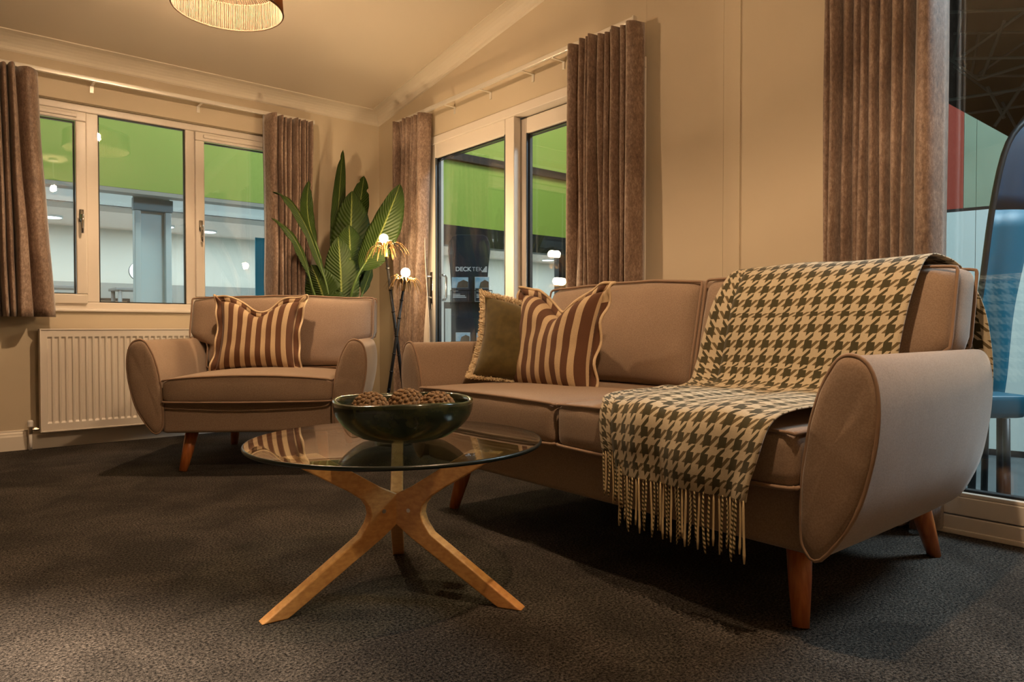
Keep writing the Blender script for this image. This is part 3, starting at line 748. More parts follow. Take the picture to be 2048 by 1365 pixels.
# ================================================================== throw over the sofa
TH = empty('throw_blanket', (1.7, 1.07, .5), 0, 'olive and cream houndstooth throw with tassels draped over the sofa', 'throw')
ST = [(2.405, .50, 1.30, .690), (2.400, .63, 1.31, .690), (2.385, .765, 1.32, .708), (2.335, .868, 1.33, .745), (2.25, .898, 1.335, .768), (2.150, .890, 1.335, .775), (2.075, .80, 1.335, .780), (2.030, .68, 1.335, .790),
      (1.995, .575, 1.335, .795), (1.945, .515, 1.33, .79), (1.80, .509, 1.325, .785), (1.62, .512, 1.32, .79), (1.46, .508, 1.29, .80), (1.402, .482, 1.27, .812), (1.386, .41, 1.262, .828), (1.386, .365, 1.255, .842), (1.390, .315, 1.245, .856)]
# path length
LEN = [0.]
for i in range(1, 161):
    a = interp(ST, (i-1)/160); b_ = interp(ST, i/160); LEN.append(LEN[-1]+math.hypot(b_[0]-a[0], b_[1]-a[1]))
def throw_pt(u, v, ex=0., lift=0.):
    x, z, yl, yr = interp(ST, v); y = yl+(yr-yl)*u + ex
    # surface direction
    a = interp(ST, max(0, v-.01)); b_ = interp(ST, min(1, v+.01)); tx, tz = b_[0]-a[0], b_[1]-a[1]; L = math.hypot(tx, tz) or 1; nx, nzv = tz/L, -tx/L
    if nx > 0 and v > .5 and nzv < .2: pass
    wr = .008*nz(u*3.2, v*9, 2.) + .007*math.sin(u*16+v*5+2*nz(u*2, v*4))*max(0, min(1, (v-.5)*3)) + .012*math.exp(-((v-.60)/.05)**2)*nz(u*6, v*20, 7.)
    off = lift + .006 + max(wr, -.006)
    # outward is the camera/top side: (-x or +z)
    sx, sz = -abs(nx) if v > .27 else (nx if nx > 0 else -nx)*1, abs(nzv)
    return Vector((x+sx*off, y+.006*nz(v*6, u*3, 4.), z+sz*off))
nu, nv = 46, 150
m = MB(); m.grid(lambda u, v: throw_pt(u, v), nu, nv, uvf=lambda u, v: (u*.56, LEN[int(round(v*160))]+.004*nz(u*3, v*5)))
m.build('cloth', M_HOUND, TH, smooth=True, solid=.004)
# folded under layer peeking out along the far edge
def strip_pt(u, v):
    v2 = .29+v*.64; w = .045+.055*math.sin(min(1, v*1.3)*PI)**.8
    p = throw_pt(0, v2); x, z, yl, yr = interp(ST, v2)
    lo = throw_pt(0, v2, 0, -.004)
    return Vector((lo.x, lo.y + w*(u) - .03*(1-u), lo.z))
m = MB(); m.grid(strip_pt, 10, 90, uvf=lambda u, v: (u*.11+.02, v*1.1)); m.build('folded_edge', M_HOUND, TH, smooth=True, solid=.004)
# tassels
def tassel_mesh(seed, mt):
    rnd = random.Random(seed); L = .115+.03*rnd.random(); bx, by = (rnd.random()-.5)*.016, (rnd.random()-.5)*.012
    pts = [(bx*math.sin(t*2.4)*t, by*math.sin(t*3+1)*t-.0005, -L*t) for t in [i/7 for i in range(8)]]
    m = MB(); m.tube(pts, [.0014, .0026, .0028, .0028, .0027, .0027, .0033, .0018], 6, uvl=True)
    o = m.build('tassel', mt, None, smooth=True); return o
protos = [tassel_mesh(s, M_TWIST if s % 3 else M_YARN) for s in range(9)]
NT_ = 36; used = set()
def place_tassel(k, pos):
    p = protos[k % 9]
    if k % 9 in used: o = p.copy(); COL.objects.link(o)
    else: o = p; used.add(k % 9)
    o.parent = TH; o.location = Vector(pos)-woff(TH); o.rotation_euler = (0, 0, k*1.7)
for i in range(NT_):
    u = (i+.5)/NT_; p = throw_pt(u, 1.0); place_tassel((i*5+i//7), (p.x-.002*(i % 2), p.y, p.z+.003))
for i in range(9):
    p = strip_pt((i+.5)/9, 1.0); place_tassel(i*4+2, (p.x-.001, p.y, p.z+.003))

# ================================================================== coffee table
TC = Vector((.950, 1.629, 0)); TR = .385
TB = empty('coffee_table', TC, 0, 'round glass coffee table on three crossed oak legs', 'coffee table')
GZ = .406
M_TGLASS = glass('table_glass', (.80, .86, .82), .05)
g = MB(); g.lathe([(0, GZ-.010), (TR-.004, GZ-.010), (TR-.004, GZ), (0, GZ)], 96, TC); g.build('glass_top', M_TGLASS, TB, smooth=False, weld=True)
M_TEDGE = mat('glass_edge', lin((.04, .09, .075)), .3)
g = MB(); g.lathe([(TR-.004, GZ-.0102), (TR-.001, GZ-.0095), (TR+.001, GZ-.005), (TR-.001, GZ-.0005), (TR-.004, GZ+.0002)], 96, TC); g.build('glass_edge', M_TEDGE, TB, smooth=True)
az = [math.atan2(1.649-TC.y, .616-TC.x), math.atan2(1.334-TC.y, 1.119-TC.x), math.atan2(1.903-TC.y, 1.116-TC.x)]
PROF = [(.004, .262), (.05, .284), (.215, .388), (.302, .388), (.285, .372), (.135, .282), (.098, .256), (.084, .236), (.080, .215), (.088, .193), (.108, .165), (.360, .0), (.296, .0), (.285, .006), (.05, .150), (.004, .183)]
for k, a in enumerate(az):
    ca, sa = math.cos(a), math.sin(a); tn = .017
    vs = []
    for s in (-tn, tn):
        for r, z in PROF: vs.append((TC.x+ca*r-sa*s, TC.y+sa*r+ca*s, z))
    n = len(PROF)
    lg = MB().add(vs, [(i, (i+1) % n, n+(i+1) % n, n+i) for i in range(n)] + [tuple(range(n))[::-1], tuple(range(n, 2*n))]).build('leg', M_OAK, TB, bevel=.004, seg=2)
    MB().tube([(TC.x+ca*.262, TC.y+sa*.262, .3882), (TC.x+ca*.262, TC.y+sa*.262, GZ-.0102)], .013, 20).build('support_pad', M_CHROME, lg, smooth=False)
    s = tn+.0005; r = .045
    px, py = TC.x+ca*r, TC.y+sa*r
    for sg in (-1, 1):
        MB().tube([(px-sa*sg*(s-.004), py+ca*sg*(s-.004), .222), (px-sa*sg*(s+.0015), py+ca*sg*(s+.0015), .222)], .0055, 12).build('bolt', M_BRASS, lg)

# ================================================================== bowl and jute balls
BC = (.957, 1.603, GZ)
B = empty('bowl', BC, 0, 'dark green glazed ceramic bowl on the glass table', 'bowl')
def bowl_r(z): return .085 + .098*(1-(1-min(1, z/.104))**2.2)**.8
prof = [(0, .006), (.065, .004), (.070, .0), (.080, .002)]
for i in range(1, 15):
    z = .004+.100*i/14; prof.append((bowl_r(z)*1.0, z))
prof += [(.1815, .1065), (.177, .1085), (.1715, .1065)]
for i in range(13, 0, -1):
    z = .012+.092*i/14; prof.append((bowl_r(z)-.013, z))
prof += [(0.03, .016), (0, .0155)]
m = MB(); n = 72
m.lathe(prof, n, BC)
m.v = [(x, y, z + (.003*math.sin(3*math.atan2(y-BC[1], x-BC[0])+1) + .0015*nz(x*30, y*30))*max(0, (z-GZ-.02)/.09)) for x, y, z in m.v]
m.build('shell', M_BOWL, B, smooth=True, weld=True)
def knot_ball(c, r, label, seed):
    rnd = random.Random(seed); e = empty('knotted_ball', (c[0], c[1], c[2]-r), 0, label, 'ball', 'knotted jute balls')
    MB().sphere(c, r*.90, 20, 14).build('core', M_JUTE, e, smooth=True)
    N = 150; m = MB(); ga = PI*(3-math.sqrt(5)); rot = Matrix.Rotation(seed, 3, 'X') @ Matrix.Rotation(seed*2., 3, 'Y')
    for i in range(N):
        z = 1-2*(i+.5)/N; rr = math.sqrt(1-z*z); a = i*ga; d = rot @ Vector((rr*math.cos(a), rr*math.sin(a), z))
        p = Vector(c)+d*r*.93; s0 = len(m.v); kr = r*.105*(.9+.25*rnd.random())
        m.sphere((0, 0, 0), kr, 8, 5, (1.25, .95, .85))
        q = d.to_track_quat('Z', 'Y').to_matrix() @ Matrix.Rotation(.7+(.3*rnd.random()), 3, 'Z')
        for j in range(s0, len(m.v)): m.v[j] = tuple(p + q @ Vector(m.v[j]))
    m.build('knots', M_JUTE, e, smooth=True, kind='stuff')
def bowl_ball(px, py, r, z, lab, s): knot_ball((BC[0]+px, BC[1]+py, GZ+z), r, lab, s)
rx, ry_ = .770, -.638   # direction to the right as seen from the sofa end of the room
for off, back, r, z, lab, s in ((-.088, .0, .052, .074, 'brown knotted jute ball at the left side of the green bowl', 1.3), (.0, .055, .053, .078, 'brown knotted jute ball in the middle of the green bowl', 2.1), (.088, -.004, .052, .076, 'brown knotted jute ball at the right side of the green bowl', 3.4)):
    bowl_ball(rx*off+.638*back, ry_*off+.770*back, r, z, lab, s)

# ================================================================== pendant lamps
def pendant(loc, label):
    x, y, zr = loc; t = empty('pendant_lamp', (x, y, zr), 0, label, 'pendant lamp', 'woven rope pendant lamps'); Rr = .238; Hh = .125
    ring = lambda r, z, n=64: [(x+r*math.cos(2*PI*k/n), y+r*math.sin(2*PI*k/n), z) for k in range(n)]
    f = MB(); f.tube(ring(Rr, zr+.003), .0042, 6, closed=True).tube(ring(Rr-.006, zr+Hh), .0042, 6, closed=True).tube(ring(.045, zr+Hh+.075, 24), .004, 6, closed=True)
    f.build('ring_frame', M_ROPE, t, smooth=True)
    rnd = random.Random(5); m = MB(); N = 168
    for k in range(N):
        a = 2*PI*(k+.25*rnd.random())/N; a2 = a+.012*(rnd.random()-.5)
        m.tube([(x+Rr*math.cos(a), y+Rr*math.sin(a), zr), (x+(Rr-.004)*math.cos((a+a2)/2), y+(Rr-.004)*math.sin((a+a2)/2), zr+Hh*.5), (x+(Rr-.006)*math.cos(a2), y+(Rr-.006)*math.sin(a2), zr+Hh)], .0030, 5, caps=False)
    m.build('drum_ropes', M_ROPE, t, smooth=True, kind='stuff')
    m = MB(); N = 120
    for k in range(N):
        a = 2*PI*(k+.3*rnd.random())/N; r0, r1 = Rr-.006, .045
        m.tube([(x+r0*math.cos(a), y+r0*math.sin(a), zr+Hh), (x+(r0+r1)/2*math.cos(a), y+(r0+r1)/2*math.sin(a), zr+Hh+.034), (x+r1*math.cos(a), y+r1*math.sin(a), zr+Hh+.075)], [.0034, .003, .0016], 5, caps=False)
    m.build('top_ropes', M_ROPE, t, smooth=True, kind='stuff')
    zc_ = zc(y)
    MB().tube([(x, y, zr+Hh+.05), (x, y, zc_-.02)], .003, 6).build('cord', M_PLAST, t)
    MB().lathe([(0, 0), (.05, 0), (.05, .012), (.03, .03), (0, .03)], 24, (x, y, zc_-.022)).build('ceiling_rose', M_PLAST, t)
    h = MB(); h.tube([(x, y, zr+.135), (x, y, zr+Hh+.075)], .017, 12); h.build('bulb_holder', M_PLAST, t)
    b = MB(); b.sphere((x, y, zr+.105), .030, 16, 10, (1, 1, 1.1)); b.build('bulb', emit('pendant_bulb', WARM, PENDANT_E), t, smooth=True)
    return t
pendant((1.062, 3.309, 2.149), 'woven rope drum pendant lamp hanging above the armchair')
pendant((1.075, .60, 2.149), 'second woven rope drum pendant lamp, reflected in the window')
# recessed downlights in the other half of the room
for dx, dy, lab in ((-.28, 1.38, 'recessed round ceiling downlight left of the camera'),):
    zz = zc(dy); t = empty('ceiling_downlight', (dx, dy, zz-.012), 0, lab, 'downlight')
    MB().lathe([(.042, .0), (.055, .0), (.055, .010), (.042, .010), (.042, 0)], 28, (dx, dy, zz-.014)).build('bezel', M_TRIM, t)
    MB().lathe([(0, 0), (.042, 0), (.042, .004), (0, .004)], 28, (dx, dy, zz-.010)).build('lens', emit('downlight_lens', (1., .74, .50), DOWNLIGHT_E), t)
    sl = bpy.data.lights.new('downlight_beam', 'SPOT'); sl.energy = 1500; sl.color = (1., .80, .62); sl.spot_size = math.radians(44); sl.spot_blend = 1.; sl.shadow_soft_size = .03
    so = bpy.data.objects.new('downlight_beam', sl); COL.objects.link(so); so.location = (dx, dy, zz-.03)

# ================================================================== floor lamp with flower heads
FL = empty('floor_lamp', (2.15, 3.70, 0), 0, 'black twin-stem floor lamp with golden grassy flower heads and two bulbs', 'floor lamp')
MB().lathe([(0, .014), (.105, .014), (.11, .010), (.11, 0), (0, 0)], 36, (2.15, 3.70, 0)).build('base', M_BLACK, FL)
def stem(foot, head, i):
    foot, head = Vector(foot), Vector(head); d = (head-foot); u = d.normalized()
    s = MB().tube([foot, foot.lerp(head, .5), head], [.0105, .0095, .0075], 12).build('stem', M_BLACK, FL, smooth=True)
    for k in range(1, 9):
        p = foot.lerp(head, k/8.6); MB().tube([p-u*.004, p, p+u*.004], [.010, .0125, .010], 12).build('node_ring', M_BLACK, s, smooth=True)
    # flower head
    top = head + u*.025
    MB().tube([head-u*.01, top, top+u*.03], [.010, .015, .018], 12).build('cup', M_GOLD, s, smooth=True)
    rnd = random.Random(11+i)
    side = u.cross(Vector((0, 0, 1))).normalized(); up2 = side.cross(u).normalized()
    for k in range(42):
        a = 2*PI*k/42*2.4+rnd.random()*.3; L = .09+.05*rnd.random(); o = .6+.5*rnd.random()
        dr = side*math.cos(a)+up2*math.sin(a); pts = []
        for q in range(7):
            f = q/6; pts.append(top + dr*(.010+L*o*f) + u*(L*.52*math.sin(f*2.5)) - Vector((0, 0, 1))*.075*f*f*o)
        m = MB(); wdt = .0052+.0025*rnd.random(); vs = []
        for q, p in enumerate(pts):
            wq = wdt*(1-.85*(q/6)**2)*(1 if q else .6); sd = dr.cross(u).normalized()
            vs += [p-sd*wq, p+sd*wq+u*.0, p+u*.0018]
        fs = []
        for q in range(6):
            b0 = q*3; c0 = b0+3; fs += [(b0, b0+2, c0+2, c0), (b0+2, b0+1, c0+1, c0+2), (b0+1, b0, c0, c0+1)]
        m.add(vs, fs); m.build('petal', M_GOLD if rnd.random() > .22 else M_BLACK, s, smooth=True)
    MB().sphere(tuple(top+u*.075), .027, 18, 12).build('bulb', emit('lamp_bulb', (1., .71, .40), FLOORLAMP_E), s, smooth=True)
    MB().tube([top+u*.01, top+u*.055], .011, 10).build('bulb_socket', M_GOLD, s)
    return top
def lampgeo(bulb, foot):
    b, f = Vector(bulb), Vector(foot); u = (b-f).normalized(); return b-u*.10
stem((2.215, 3.635, .012), lampgeo((2.10, 3.742, 1.235), (2.215, 3.635, .012)), 0)
stem((2.085, 3.752, .012), lampgeo((2.172, 3.612, 1.027), (2.085, 3.752, .012)), 1)

# ================================================================== strelitzia plant behind the armchair
POT = (2.14, 4.36, 0)
PL = empty('potted_plant', POT, 0, 'large-leaved green strelitzia plant in the corner behind the armchair', 'plant')
MB().lathe([(0, 0), (.12, 0), (.125, .01), (.155, .30), (.155, .32), (.143, .32), (.14, .29), (0, .285)], 36, POT).build('pot', mat('pot_glaze', lin((.30, .27, .24)), .5), PL, smooth=True)
MB().lathe([(0, .292), (.08, .297), (.139, .290)], 30, POT).build('soil', mat('soil', lin((.12, .09, .07)), .95, bump=.6, bscale=90, bdist=.01), PL, smooth=True)
CR, CF = Vector((.770, -.638, 0)), Vector((.638, .770, 0))
LEAVES = [  # base, middle, tip, width, turn of the blade, tear positions
    ((2.136, 4.463, 1.027), (2.182, 4.523, 1.482), (2.244, 4.569, 1.948), 0.095, 0.30, (.55, .93)),
    ((2.239, 4.443, 1.237), (2.317, 4.475, 1.524), (2.38, 4.52, 1.777), 0.140, 0.50, (.8, .9)),
    ((2.143, 4.328, 0.921), (2.199, 4.379, 1.263), (2.245, 4.438, 1.642), 0.285, 0.00, (.42,)),
    ((2.049, 4.211, 0.752), (2.061, 4.233, 1.012), (2.058, 4.268, 1.294), 0.228, 0.15, (.75,)),
    ((2.149, 4.127, 1.075), (2.257, 4.071, 1.304), (2.371, 4.009, 1.639), 0.225, -0.20, ()),
    ((2.127, 4.237, 1.015), (2.146, 4.273, 1.2), (2.16, 4.314, 1.387), 0.199, 0.30, (.6,)),
    ((1.96, 4.22, 0.751), (1.936, 4.24, 0.911), (1.88, 4.286, 1.103), 0.243, -0.10, (.5,)),
    ((1.957, 4.388, 1.255), (1.918, 4.421, 1.45), (1.926, 4.414, 1.665), 0.095, 0.70, (.9,)),
    ((1.948, 4.229, 1.007), (1.796, 4.257, 1.409), (1.636, 4.293, 1.539), 0.100, 1.25, ()),
    ((1.854, 4.243, 1.004), (1.752, 4.23, 1.247), (1.609, 4.25, 1.371), 0.085, 1.25, ()),
    ((2.225, 4.26, 0.921), (2.266, 4.258, 1.022), (2.301, 4.261, 1.108), 0.074, 0.80, ()),
]
for i, (b0, m0, t0, wd, phi, tears) in enumerate(LEAVES):
    b0, m0, t0 = Vector(b0), Vector(m0), Vector(t0)
    def spine(v):
        c = 2*m0 - (b0+t0)/2
        return b0*(1-v)**2 + c*2*v*(1-v) + t0*v*v
    wv = (CR*math.cos(phi)+CF*math.sin(phi))
    def fn(u, v):
        p = spine(v); tg = (spine(min(1, v+.02))-spine(max(0, v-.02))).normalized()
        w_ = (wv - tg*wv.dot(tg)).normalized(); n_ = tg.cross(w_)
        prof = (1-abs(2*v**.9-1)**2.3)**.72 if 0 < v < 1 else 0.0
        a = 2*u-1; hw = wd/2*prof
        for q, tv in enumerate(tears):   # splits along the veins
            sd = 1 if q % 2 == 0 else -1
            if a*sd > .3: hw *= 1-.42*math.exp(-((v-tv)/.022)**2)*(abs(a)-.3)/.7
        hw *= 1+.05*nz(v*9, i*3., a)
        fold = .25*abs(a)*hw + .012*nz(v*5, a*2, i)*abs(a)
        return p + w_*a*hw - n_*fold*(1 if n_.dot(CF) < 0 else -1)
    m = MB(); m.grid(fn, 13, 44); lf = m.build('leaf', M_LEAF, PL, smooth=True, solid=.0016)
    tg0 = (spine(.03)-spine(0)).normalized(); root = Vector((POT[0]+.05*math.cos(i*2.1), POT[1]+.05*math.sin(i*2.1), .28))
    ctl = b0 - tg0*.18
    pth = [root*(1-t)**2 + ctl*2*t*(1-t) + b0*t*t for t in [k/10 for k in range(11)]]
    MB().tube(pth + [spine(.10)], [.011]*5+[.009]*4+[.007]*2+[.004], 8).build('leaf_stem', M_STEM, PL, smooth=True)

# ================================================================== exhibition hall outside
M_HFLOOR = mat('hall_floor_vinyl', lin((.34, .37, .38)), .55, col2=lin((.28, .31, .32)), nscale=4)
MB().box(-9, 30, -9, 26, -.56, -.5).build('floor_hall', M_HFLOOR, kind='structure')
M_DARK = mat('hall_dark', lin((.16, .17, .17)), .9, col2=lin((.12, .13, .13)), nscale=1.5)
MB().box(-2, 45, -6, 30, 10.6, 10.8).build('ceiling_hall', M_DARK, kind='structure')
MB().box(44, 44.3, -6, 30, -.5, 10.6).build('wall_hall', M_DARK, kind='structure')
# roof trusses
M_STEEL = mat('truss_steel', lin((.50, .52, .52)), .6, .2)
BARS = [((20.0, 7.099, 8.806), (20.0, 5.063, 8.198)), ((20.0, 7.09, 7.894), (20.0, 6.11, 6.829)), ((20.0, 6.11, 6.829), (20.0, 5.046, 6.917)), ((20.0, 6.48, 8.62), (20.0, 6.653, 7.502)), ((20.0, 5.163, 8.181), (20.0, 6.463, 7.513)), ((20.0, 6.653, 7.502), (20.0, 5.047, 7.061)), ((20.0, 5.571, 8.1), (20.0, 6.028, 6.88)), ((20.0, 5.044, 6.654), (20.0, 5.752, 5.6)), ((20.0, 6.852, 6.5), (20.0, 5.042, 6.35)), ((20.0, 5.914, 6.6), (20.0, 5.553, 5.75))]
RT = empty('roof_truss', (20, 6, 5.6), 0, 'pale steel roof truss high up in the dark hall beyond the big window', 'roof truss')
for a, b_ in BARS:
    a, b_ = Vector(a), Vector(b_); MB().tube([a, b_], .04, 6).build('bar', M_STEEL, RT)
    if abs(a.z-b_.z) < 1.2:
        d = Vector((2.2, .3, .15)); MB().tube([a+d, b_+d], .035, 6).build('bar', M_STEEL, RT)

# the stand opposite: green fascia, soffit, bright room below
M_GREEN = mat('green_fascia_vinyl', lin((.57, .66, .27)), .6, col2=lin((.55, .64, .26)), nscale=.7)
M_SDARK = mat('dark_aluminium', lin((.13, .14, .15)), .45, .3)
M_SWHITE = mat('shop_ceiling', lin((.92, .95, .95)), .7, col2=lin((.89, .92, .93)), nscale=1.2)
M_SPINK = mat('shop_ceiling_board', lin((.85, .79, .74)), .7)
M_SCREAM = mat('shop_wall', lin((.84, .84, .80)), .8)
M_SGREY = mat('shop_dado', lin((.60, .61, .59)), .7)
M_COLB = mat('column_paint', lin((.76, .84, .85)), .55)
SH = empty('exhibition_stand', (5, 9.1, -.5), 0, 'exhibition stand opposite with a lime green fascia above a bright interior', 'building')
MB().box(-6, 17, 9.0, 9.15, 2.292, 5.6).build('green_fascia', M_GREEN, SH)
MB().box(-6, 4.9, 9.002, 9.20, 2.245, 2.291).build('fascia_trim', M_SGREY, SH)
MB().box(4.9, 17, 9.002, 9.22, 1.985, 2.291).build('door_head', M_SDARK, SH)
MB().box(5.6, 17, 8.93, 8.999, 3.295, 3.41).build('black_bar', M_SDARK, SH)
MB().box(-6, 17, 9.15, 11.1, 2.40, 2.46).build('ceiling_board', M_SWHITE, SH)
MB().box(-6, 17, 11.1, 13.0, 2.31, 2.39).build('ceiling_board', M_SPINK, SH)
MB().box(-6, 17, 13.0, 13.15, 1.43, 2.5).build('back_wall', M_SCREAM, SH)
MB().box(-6, 17, 12.97, 13.15, -.5, 1.43).build('dado', M_SGREY, SH)
MB().box(-6, 16.8, 9.2, 12.97, -.499, -.48).build('bounce_floor', mat('bounce_floor_white', lin((.82, .84, .83)), .5), SH)  # pale floor added as a reflector, bounces light up onto the stand ceiling
MB().box(16.8, 17, 9.15, 13, -.5, 2.4).build('side_wall', M_SCREAM, SH)
for x0, x1 in ((8.55, 8.72), (12.2, 12.36), (4.9, 5.02)): MB().box(x0, x1, 9.03, 9.15, -.5, 1.985).build('door_post', M_SDARK, SH)
MB().box(5.0, 7.9, 9.04, 9.12, 1.0, 1.10).build('transom', M_SDARK, SH)
for x0 in (6.05, 7.82): MB().box(x0, x0+.09, 9.04, 9.12, -.5, 1.0).build('door_post', M_SDARK, SH)
MB().box(6.0, 6.35, 12.0, 12.3, -.5, 2.3).build('white_pillar', M_SWHITE, SH)
# steel column
CO = empty('steel_column', (2.08, 9.3, -.5), 0, 'pale blue painted steel column under the green fascia', 'column')
MB().box(1.875, 2.28, 9.34, 9.37, -.5, 2.39).build('web', M_COLB, CO)
MB().box(1.875, 1.945, 9.26, 9.34, -.5, 2.10).build('flange', M_COLB, CO, bevel=.01)
MB().box(2.21, 2.28, 9.26, 9.34, -.5, 2.10).build('flange', M_COLB, CO, bevel=.01)
MB().box(1.86, 2.295, 9.24, 9.339, 2.10, 2.244).build('head_box', mat('column_head', lin((.50, .59, .62)), .6), CO, bevel=.006)
# shop lights
for x, y, lab in ((1.35, 12.0, 'round ceiling light of the stand seen beside the left curtain'), (2.85, 12.0, 'round ceiling light of the stand seen beside the blue column'), (3.55, 12.2, 'round ceiling light of the stand seen through the right-hand sash'), (8.6, 11.6, 'round ceiling light of the stand seen behind the dark leaflet stand'), (11.2, 12.2, 'round ceiling light of the stand seen through the fixed door pane')):
    t = empty('ceiling_light', (x, y, 2.28), 0, lab, 'ceiling light', 'round ceiling lights of the stand')
    MB().lathe([(.13, 0), (.15, 0), (.15, .028), (.13, .028), (.13, 0)], 28, (x, y, 2.281)).build('bezel', M_SWHITE, t)
    MB().lathe([(0, 0), (.13, 0), (.13, .02), (0, .02)], 28, (x, y, 2.284)).build('lens', emit('stand_light', (.80, .93, 1.0), 14.), t)
rs = empty('round_light_sign', (2.205, 10.62, -.48), 0, 'round glowing white sign half hidden by the blue column', 'sign')
s = MB(); s.tube([(2.205, 10.58, 1.47), (2.205, 10.61, 1.47)], .125, 36); s.build('face', emit('sign_face', (.85, .95, 1.0), 1.6), rs)
s = MB(); s.tube([(2.205, 10.612, 1.47), (2.205, 10.66, 1.47)], .13, 36).tube([(2.205, 10.64, -.48), (2.205, 10.64, 1.36)], .02, 8); s.build('housing', M_STEEL, rs)
# steel rail tables by the far wall
for i, (x0, x1, lab) in enumerate(((.9, 1.95, 'tubular steel table frame behind the left pane'), (2.15, 2.75, 'tubular steel table frame behind the middle pane'))):
    t = empty('steel_table', ((x0+x1)/2, 12.2, -.5), 0, lab, 'table')
    MB().box(x0, x1, 11.9, 12.5, 1.27, 1.31).build('top', M_STEEL, t, bevel=.005)
    for lx in (x0+.06, x1-.06):
        for ly in (11.94, 12.46): MB().tube([(lx, ly, -.5), (lx, ly, 1.27)], .03, 8).build('leg', M_STEEL, t, smooth=True)
for i, (x0, lab) in enumerate(((1.98, 'small framed board low on the far wall, left one'), (2.62, 'small framed board low on the far wall, right one'))):
    t = empty('framed_board', (x0+.28, 12.95, .9), 0, lab, 'picture')
    f = MB(); f.box(x0, x0+.56, 12.94, 12.969, 1.14, 1.18).box(x0, x0+.04, 12.94, 12.969, .8, 1.14).box(x0+.52, x0+.56, 12.94, 12.969, .8, 1.14).box(x0, x0+.56, 12.94, 12.969, .76, .8); f.build('frame', M_SDARK, t)
    MB().box(x0+.04, x0+.52, 12.955, 12.969, .8, 1.14).build('board', mat('board_print', lin((.66, .58, .50)), .7), t)
tb = empty('teal_banner', (3.62, 10.0, -.5), 0, 'narrow teal banner edge beside the brown curtain, seen through the window', 'banner')
M_TEAL = mat('teal_print', lin((.05, .46, .54)), .6)
MB().box(3.56, 4.2, 10.0, 10.015, -.4, 1.98).build('print', M_TEAL, tb); MB().box(3.54, 4.22, 9.98, 10.04, -.5, -.4).build('foot', M_SDARK, tb)

# dark leaflet stand with brochures outside the sliding door
LS_LOC = Vector((3.60, 4.92, -.5)); LS_RZ = -math.radians(37)
LS = empty('leaflet_stand', LS_LOC, LS_RZ, 'dark navy leaflet stand with rounded top and white lettering outside the sliding door', 'leaflet stand', local=True)
M_NAVY = mat('navy_panel', lin((.10, .14, .19)), .5)
def stand_outline():
    R = [(.165, 0), (.165, .9), (.150, 1.25), (.150, 1.55), (.160, 1.72), (.176, 1.86), (.172, 1.93), (.150, 1.985), (.115, 2.005)]
    return R + [(-x-(.012 if 1.2 < z < 1.95 else 0), z) for x, z in reversed(R)]
MB().prism(stand_outline(), 'y', 0, .03).build('panel', M_NAVY, LS, bevel=.006)
MB().box(-.2, .2, -.12, .2, 0, .02).build('base_plate', M_SDARK, LS, bevel=.004)
def text_part(body, size, x, z, parent, mt, off=0., spacing=1.0):
    cu = bpy.data.curves.new('lettering', 'FONT'); cu.body = body; cu.size = size; cu.extrude = .0006; cu.offset = off; cu.space_character = spacing
    o = bpy.data.objects.new('lettering_src', cu); COL.objects.link(o); bpy.context.view_layer.update()
    me = bpy.data.meshes.new_from_object(o.evaluated_get(bpy.context.evaluated_depsgraph_get())); bpy.data.objects.remove(o)
    wdt = max(v.co.x for v in me.vertices)
    for v in me.vertices: v.co = Vector((x+v.co.x, -.0012-v.co.z, z+v.co.y))
    me.materials.clear(); me.materials.append(mt); q = bpy.data.objects.new('lettering', me); COL.objects.link(q); q.parent = parent; return wdt
M_INK = mat('white_ink', lin((.90, .90, .90)), .6)
w1 = text_part('DECK', .052, -.125, 1.690, LS, M_INK, .0012)
w2 = text_part('TEK', .052, -.125+w1+.004, 1.690, LS, M_INK, -.0006)
lx = -.125+w1+w2-.004
lg = MB()
for k in range(6):
    z = 1.682+k*.0085; f = k/6
    lg.add([(lx+.038*f, -.001, z), (lx+.048, -.001, z), (lx+.048, -.001, z+.006), (lx+.038*f+.004, -.001, z+.006), (lx+.038*f, -.003, z), (lx+.048, -.003, z), (lx+.048, -.003, z+.006), (lx+.038*f+.004, -.003, z+.006)], [(0, 1, 2, 3), (4, 7, 6, 5), (0, 4, 5, 1), (1, 5, 6, 2), (2, 6, 7, 3), (3, 7, 4, 0)])
lg.build('logo', M_INK, LS)
M_WIRE = M_BLACK
for z in (1.42, .98):
    rk = MB(); y0 = -.055
    for zz in (z, z+.10): rk.tube([(-.165, 0, zz), (-.165, y0, zz), (.19, y0, zz), (.19, 0, zz)], .004, 6)
    for xx in (-.165, -.02, .03, .19): rk.tube([(xx, y0, z), (xx, y0, z+.10)], .003, 6)
    rk.tube([(-.165, y0, z), (-.165, 0, z-.02)], .003, 6)
    rk.box(-.165, .19, y0, -.001, z-.006, z)
    rk.build('wire_rack', M_WIRE, LS)
M_BROCH = mat('brochure_navy', lin((.16, .20, .24)), .35); M_SKY = mat('brochure_sky', lin((.45, .66, .78)), .35, col2=lin((.75, .82, .86)), nscale=14)
M_HOUSE = mat('brochure_cabin', lin((.36, .30, .24)), .4); M_PAPER = mat('paper', lin((.82, .83, .82)), .5)
bpy.context.view_layer.update()
